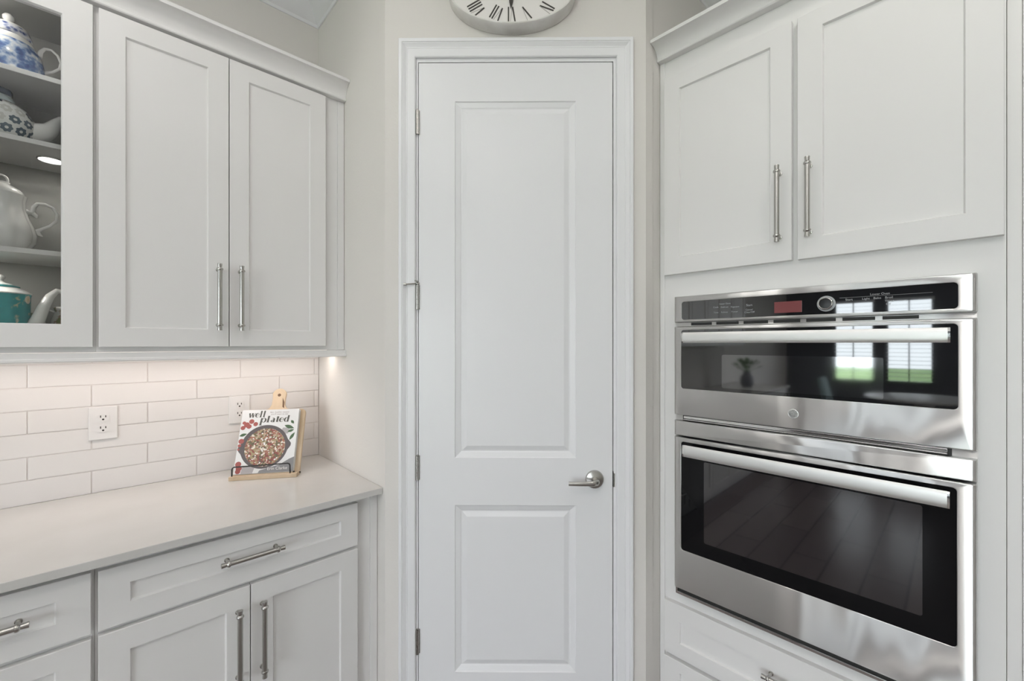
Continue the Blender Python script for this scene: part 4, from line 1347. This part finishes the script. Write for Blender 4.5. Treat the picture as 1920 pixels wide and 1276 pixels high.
# trim rail between the doors, middle band, black joint
MB().box(OXa + 0.004, OXb - 0.001, OY + 0.012, OY + 0.036, 1.1690, 1.1875).build('trim_rail', 'stainless', parent=ov)
for ya, za, zb in ((0.0060, 1.1765, 1.1860), (0.0030, 1.1718, 1.1752)):
    MB().box(V(0.108), V(0.782), OY + ya, OY + 0.0125, za, zb).build('slide_rail', 'chrome', parent=ov, bevel=0.001)
MB().box(V(0.104), V(0.790), OY + 0.0100, OY + 0.0125, 1.1692, 1.1865).build('rail_recess', 'dark_gap', parent=ov)
steel_panel(ov, 'middle_band', OXa, OXb, 1.1140, 1.1685)

# oven door
od = steel_panel(ov, 'oven_door', OXa, OXb, 0.5610, 1.1095, V(0.1015), V(0.7985), 0.7050, 1.0935)
og = MB().poly(rounded(V(0.1015), V(0.7985), 0.7050, 1.0935, 0.009), OY + 0.001, OY + 0.005).build('oven_glass', 'glass_smoked', parent=ov)
MB().poly(rounded(V(0.1830), V(0.7370), 0.7540, 1.0350, 0.006), OY + 0.0007, OY + 0.0014).build('oven_window', 'window_oven', parent=og)
flat_handle(od, V(0.1310), V(0.7820), 1.0520, 1.0925, (V(0.16), V(0.75)))
MB().box(OXa + 0.012, OXb - 0.002, OY + 0.016, OY + 0.036, 0.5390, 0.5602).build('bottom_vent', 'dark_gap', parent=ov)
MB().extrude_x([(OY + 0.0040, 0.5400), (OY + 0.0040, 0.5472), (OY + 0.0060, 0.5485), (OY + 0.036, 0.5485), (OY + 0.036, 0.5400)], OXa + 0.010, OXb).build('bottom_trim', 'chrome', parent=ov)
MB().box(OXa + 0.006, OXa + 0.012, OY + 0.0045, OY + 0.036, 0.5400, 0.5602).build('trim_end', 'chrome', parent=ov)

# ================================================================== WHAT THE OVENS REFLECT: breakfast corner behind the camera
def window(n_, x0, x1):
    w = group_empty('window_%d' % n_, FR, ((x0 + x1) / 2, A0, WZ0))
    fm = MB()
    for a_, b_, c_, d_ in ((x0, x0 + 0.035, WZ0, WZ1), (x1 - 0.035, x1, WZ0, WZ1), (x0, x1, WZ0, WZ0 + 0.035), (x0, x1, WZ1 - 0.035, WZ1), (x0, x1, 1.47, 1.50)):
        fm.box(a_, b_, A0 - 0.08, A0 - 0.045, c_, d_)
    fm.build('frame', 'sash_dark', parent=w)
    MB().box(x0, x1, A0 - 0.064, A0 - 0.060, WZ0, WZ1).build('glass_pane', 'clear_pane', parent=w)
    k = 0
    z = WZ0 + 0.04
    first = None
    while z < WZ1 - 0.04:
        if first is None:
            first = MB().add([(x0 + 0.01, A0 - 0.045, z + 0.008), (x1 - 0.01, A0 - 0.045, z + 0.008), (x1 - 0.01, A0 - 0.005, z + 0.006), (x0 + 0.01, A0 - 0.005, z + 0.006),
                              (x0 + 0.01, A0 - 0.045, z + 0.011), (x1 - 0.01, A0 - 0.045, z + 0.011), (x1 - 0.01, A0 - 0.005, z + 0.009), (x0 + 0.01, A0 - 0.005, z + 0.009)],
                             [(0, 3, 2, 1), (4, 5, 6, 7), (0, 1, 5, 4), (1, 2, 6, 5), (2, 3, 7, 6), (3, 0, 4, 7)]).build('slat', 'blind_white', parent=w)
        else:
            c = first.copy()
            COL.objects.link(c)
            c.location.z = z - (WZ0 + 0.04)
        z += 0.062
    MB().box((x0 + x1) / 2 - 0.008, (x0 + x1) / 2 + 0.008, A0 - 0.004, A0 - 0.001, WZ0 + 0.02, WZ1 - 0.02).build('ladder_tape', 'sash_dark', parent=w)
    MB().box(x0, x1, A0 - 0.05, A0 - 0.001, WZ1 - 0.04, WZ1 - 0.001).build('headrail', 'blind_white', parent=w)


window(1, *W1)
window(2, *W2)
structure(MB().box(-12, 12, A0 - 30, A0 - 3.2, -0.32, -0.30).build('lawn', 'lawn_green', frame=FR))
structure(MB().box(-12, 12, A0 - 3.2, A0 - 0.12, -0.32, -0.28).build('patio', 'patio_stone', frame=FR))

# rest of the counter run along the tiled wall, mirrored in the microwave glass
lb = thing('base_cabinet', 'long white run of base cabinet doors mirrored in the microwave glass', 'cabinet', FL, (U(-2.5), YT, 0))
base_carcass(lb, U(-3.94), U(-1.136), ((0.105, 0.14), (0.858, 0.8902)))
for k in range(6):
    xa = U(-1.150 - 0.463 * (k + 1))
    d = shaker(lb, 'door', xa, xa + 0.458, 0.122, 0.873, BD)
    pull(d, ((xa + 0.035, 0.60), (xa + 0.035, 0.833)), BD)
lu = thing('wall_cabinet', 'long white run of wall cabinet doors mirrored in the oven control panel', 'cabinet', FL, (U(-2.4), YT, UZ0))
MB().box(U(-3.40), U(-1.141), UF, YT + 0.006, UZ0, UZ1).build('carcass', 'cabinet_paint', parent=lu)
for k in range(6):
    xa = U(-1.150 - 0.374 * (k + 1))
    shaker(lu, 'door', xa, xa + 0.369, DZ0, DZ1, UD)
vx, vy = U(-3.35), 1.80
vs = thing('plant_vase', 'dark vase of leafy stems mirrored in the microwave glass', 'vase', FL, (vx, vy, CTZ1))
MB().lathe([(0.0001, 0.0004), (0.05, 0.0004), (0.075, 0.05), (0.07, 0.12), (0.04, 0.17), (0.045, 0.19), (0.038, 0.19), (0.0001, 0.15)], (vx, vy, CTZ1), seg=28).build('vase', 'sash_dark', parent=vs, smooth=50)
rl = random.Random(5)
for k in range(26):
    a, e = rl.uniform(0, 2 * pi), rl.uniform(0.25, 1.1)
    q, h_ = 0.05 + 0.15 * sin(e), 0.19 + 0.22 * cos(e) * rl.uniform(0.6, 1)
    p = Vector((vx + q * cos(a), vy + q * sin(a), CTZ1 + h_))
    b0 = Vector((vx, vy, CTZ1 + 0.17))
    t = (p - b0).normalized()
    sd_ = t.cross(Vector((0, 0, 1))).normalized() * 0.022
    up_ = sd_.cross(t).normalized() * 0.002
    mid = p - t * 0.03
    MB().add([p - t * 0.08, mid + sd_, p, mid - sd_, p - t * 0.08 + up_, mid + sd_ + up_, p + up_, mid - sd_ + up_],
             [(0, 1, 2, 3), (7, 6, 5, 4), (0, 4, 5, 1), (1, 5, 6, 2), (2, 6, 7, 3), (3, 7, 4, 0)]).build('leaf', 'leaf_green', parent=vs)
    MB().tube([b0, (b0 + p) / 2 + Vector((0, 0, 0.01)), p - t * 0.075], 0.002, 5).build('stem', 'leaf_green', parent=vs)
# breakfast table and chair in front of the windows
tx, ty = -0.30, -4.55
tb = thing('breakfast_table', 'round white breakfast table mirrored in the microwave glass', 'table', FR, (tx, ty, 0))
MB().lathe([(0.0001, 0.715), (0.56, 0.715), (0.60, 0.725), (0.60, 0.742), (0.595, 0.745), (0.0001, 0.745)], (tx, ty, 0), seg=48).build('tabletop', 'island_white', parent=tb, smooth=40)
MB().lathe([(0.0001, 0.0004), (0.30, 0.0004), (0.28, 0.03), (0.06, 0.08), (0.05, 0.35), (0.07, 0.60), (0.15, 0.7145), (0.0001, 0.7145)], (tx, ty, 0), seg=32).build('pedestal', 'island_white', parent=tb, smooth=40)
hx_, hy_ = -1.02, -4.10
ch = thing('dining_chair', 'grey-green upholstered dining chair mirrored in the microwave glass', 'chair', FR, (hx_, hy_, 0))
MB().box(hx_ - 0.21, hx_ + 0.23, hy_ - 0.22, hy_ + 0.22, 0.43, 0.50).build('seat', 'chair_fabric', parent=ch, bevel=0.02, seg=3)
MB().add([(hx_ - 0.22, hy_ - 0.2, 0.48), (hx_ - 0.15, hy_ - 0.2, 0.48), (hx_ - 0.15, hy_ + 0.2, 0.48), (hx_ - 0.22, hy_ + 0.2, 0.48),
          (hx_ - 0.32, hy_ - 0.17, 0.98), (hx_ - 0.27, hy_ - 0.17, 0.98), (hx_ - 0.27, hy_ + 0.17, 0.98), (hx_ - 0.32, hy_ + 0.17, 0.98)],
         [(0, 3, 2, 1), (4, 5, 6, 7), (0, 1, 5, 4), (1, 2, 6, 5), (2, 3, 7, 6), (3, 0, 4, 7)]).build('backrest', 'chair_fabric', parent=ch, bevel=0.02, seg=3)
for sx_ in (-1, 1):
    for sy_ in (-1, 1):
        MB().tube([(hx_ + sx_ * 0.17, hy_ + sy_ * 0.18, 0.44), (hx_ + sx_ * 0.20, hy_ + sy_ * 0.20, 0.0005)], [0.018, 0.011], 10).build('leg', 'walnut', parent=ch, smooth=50)
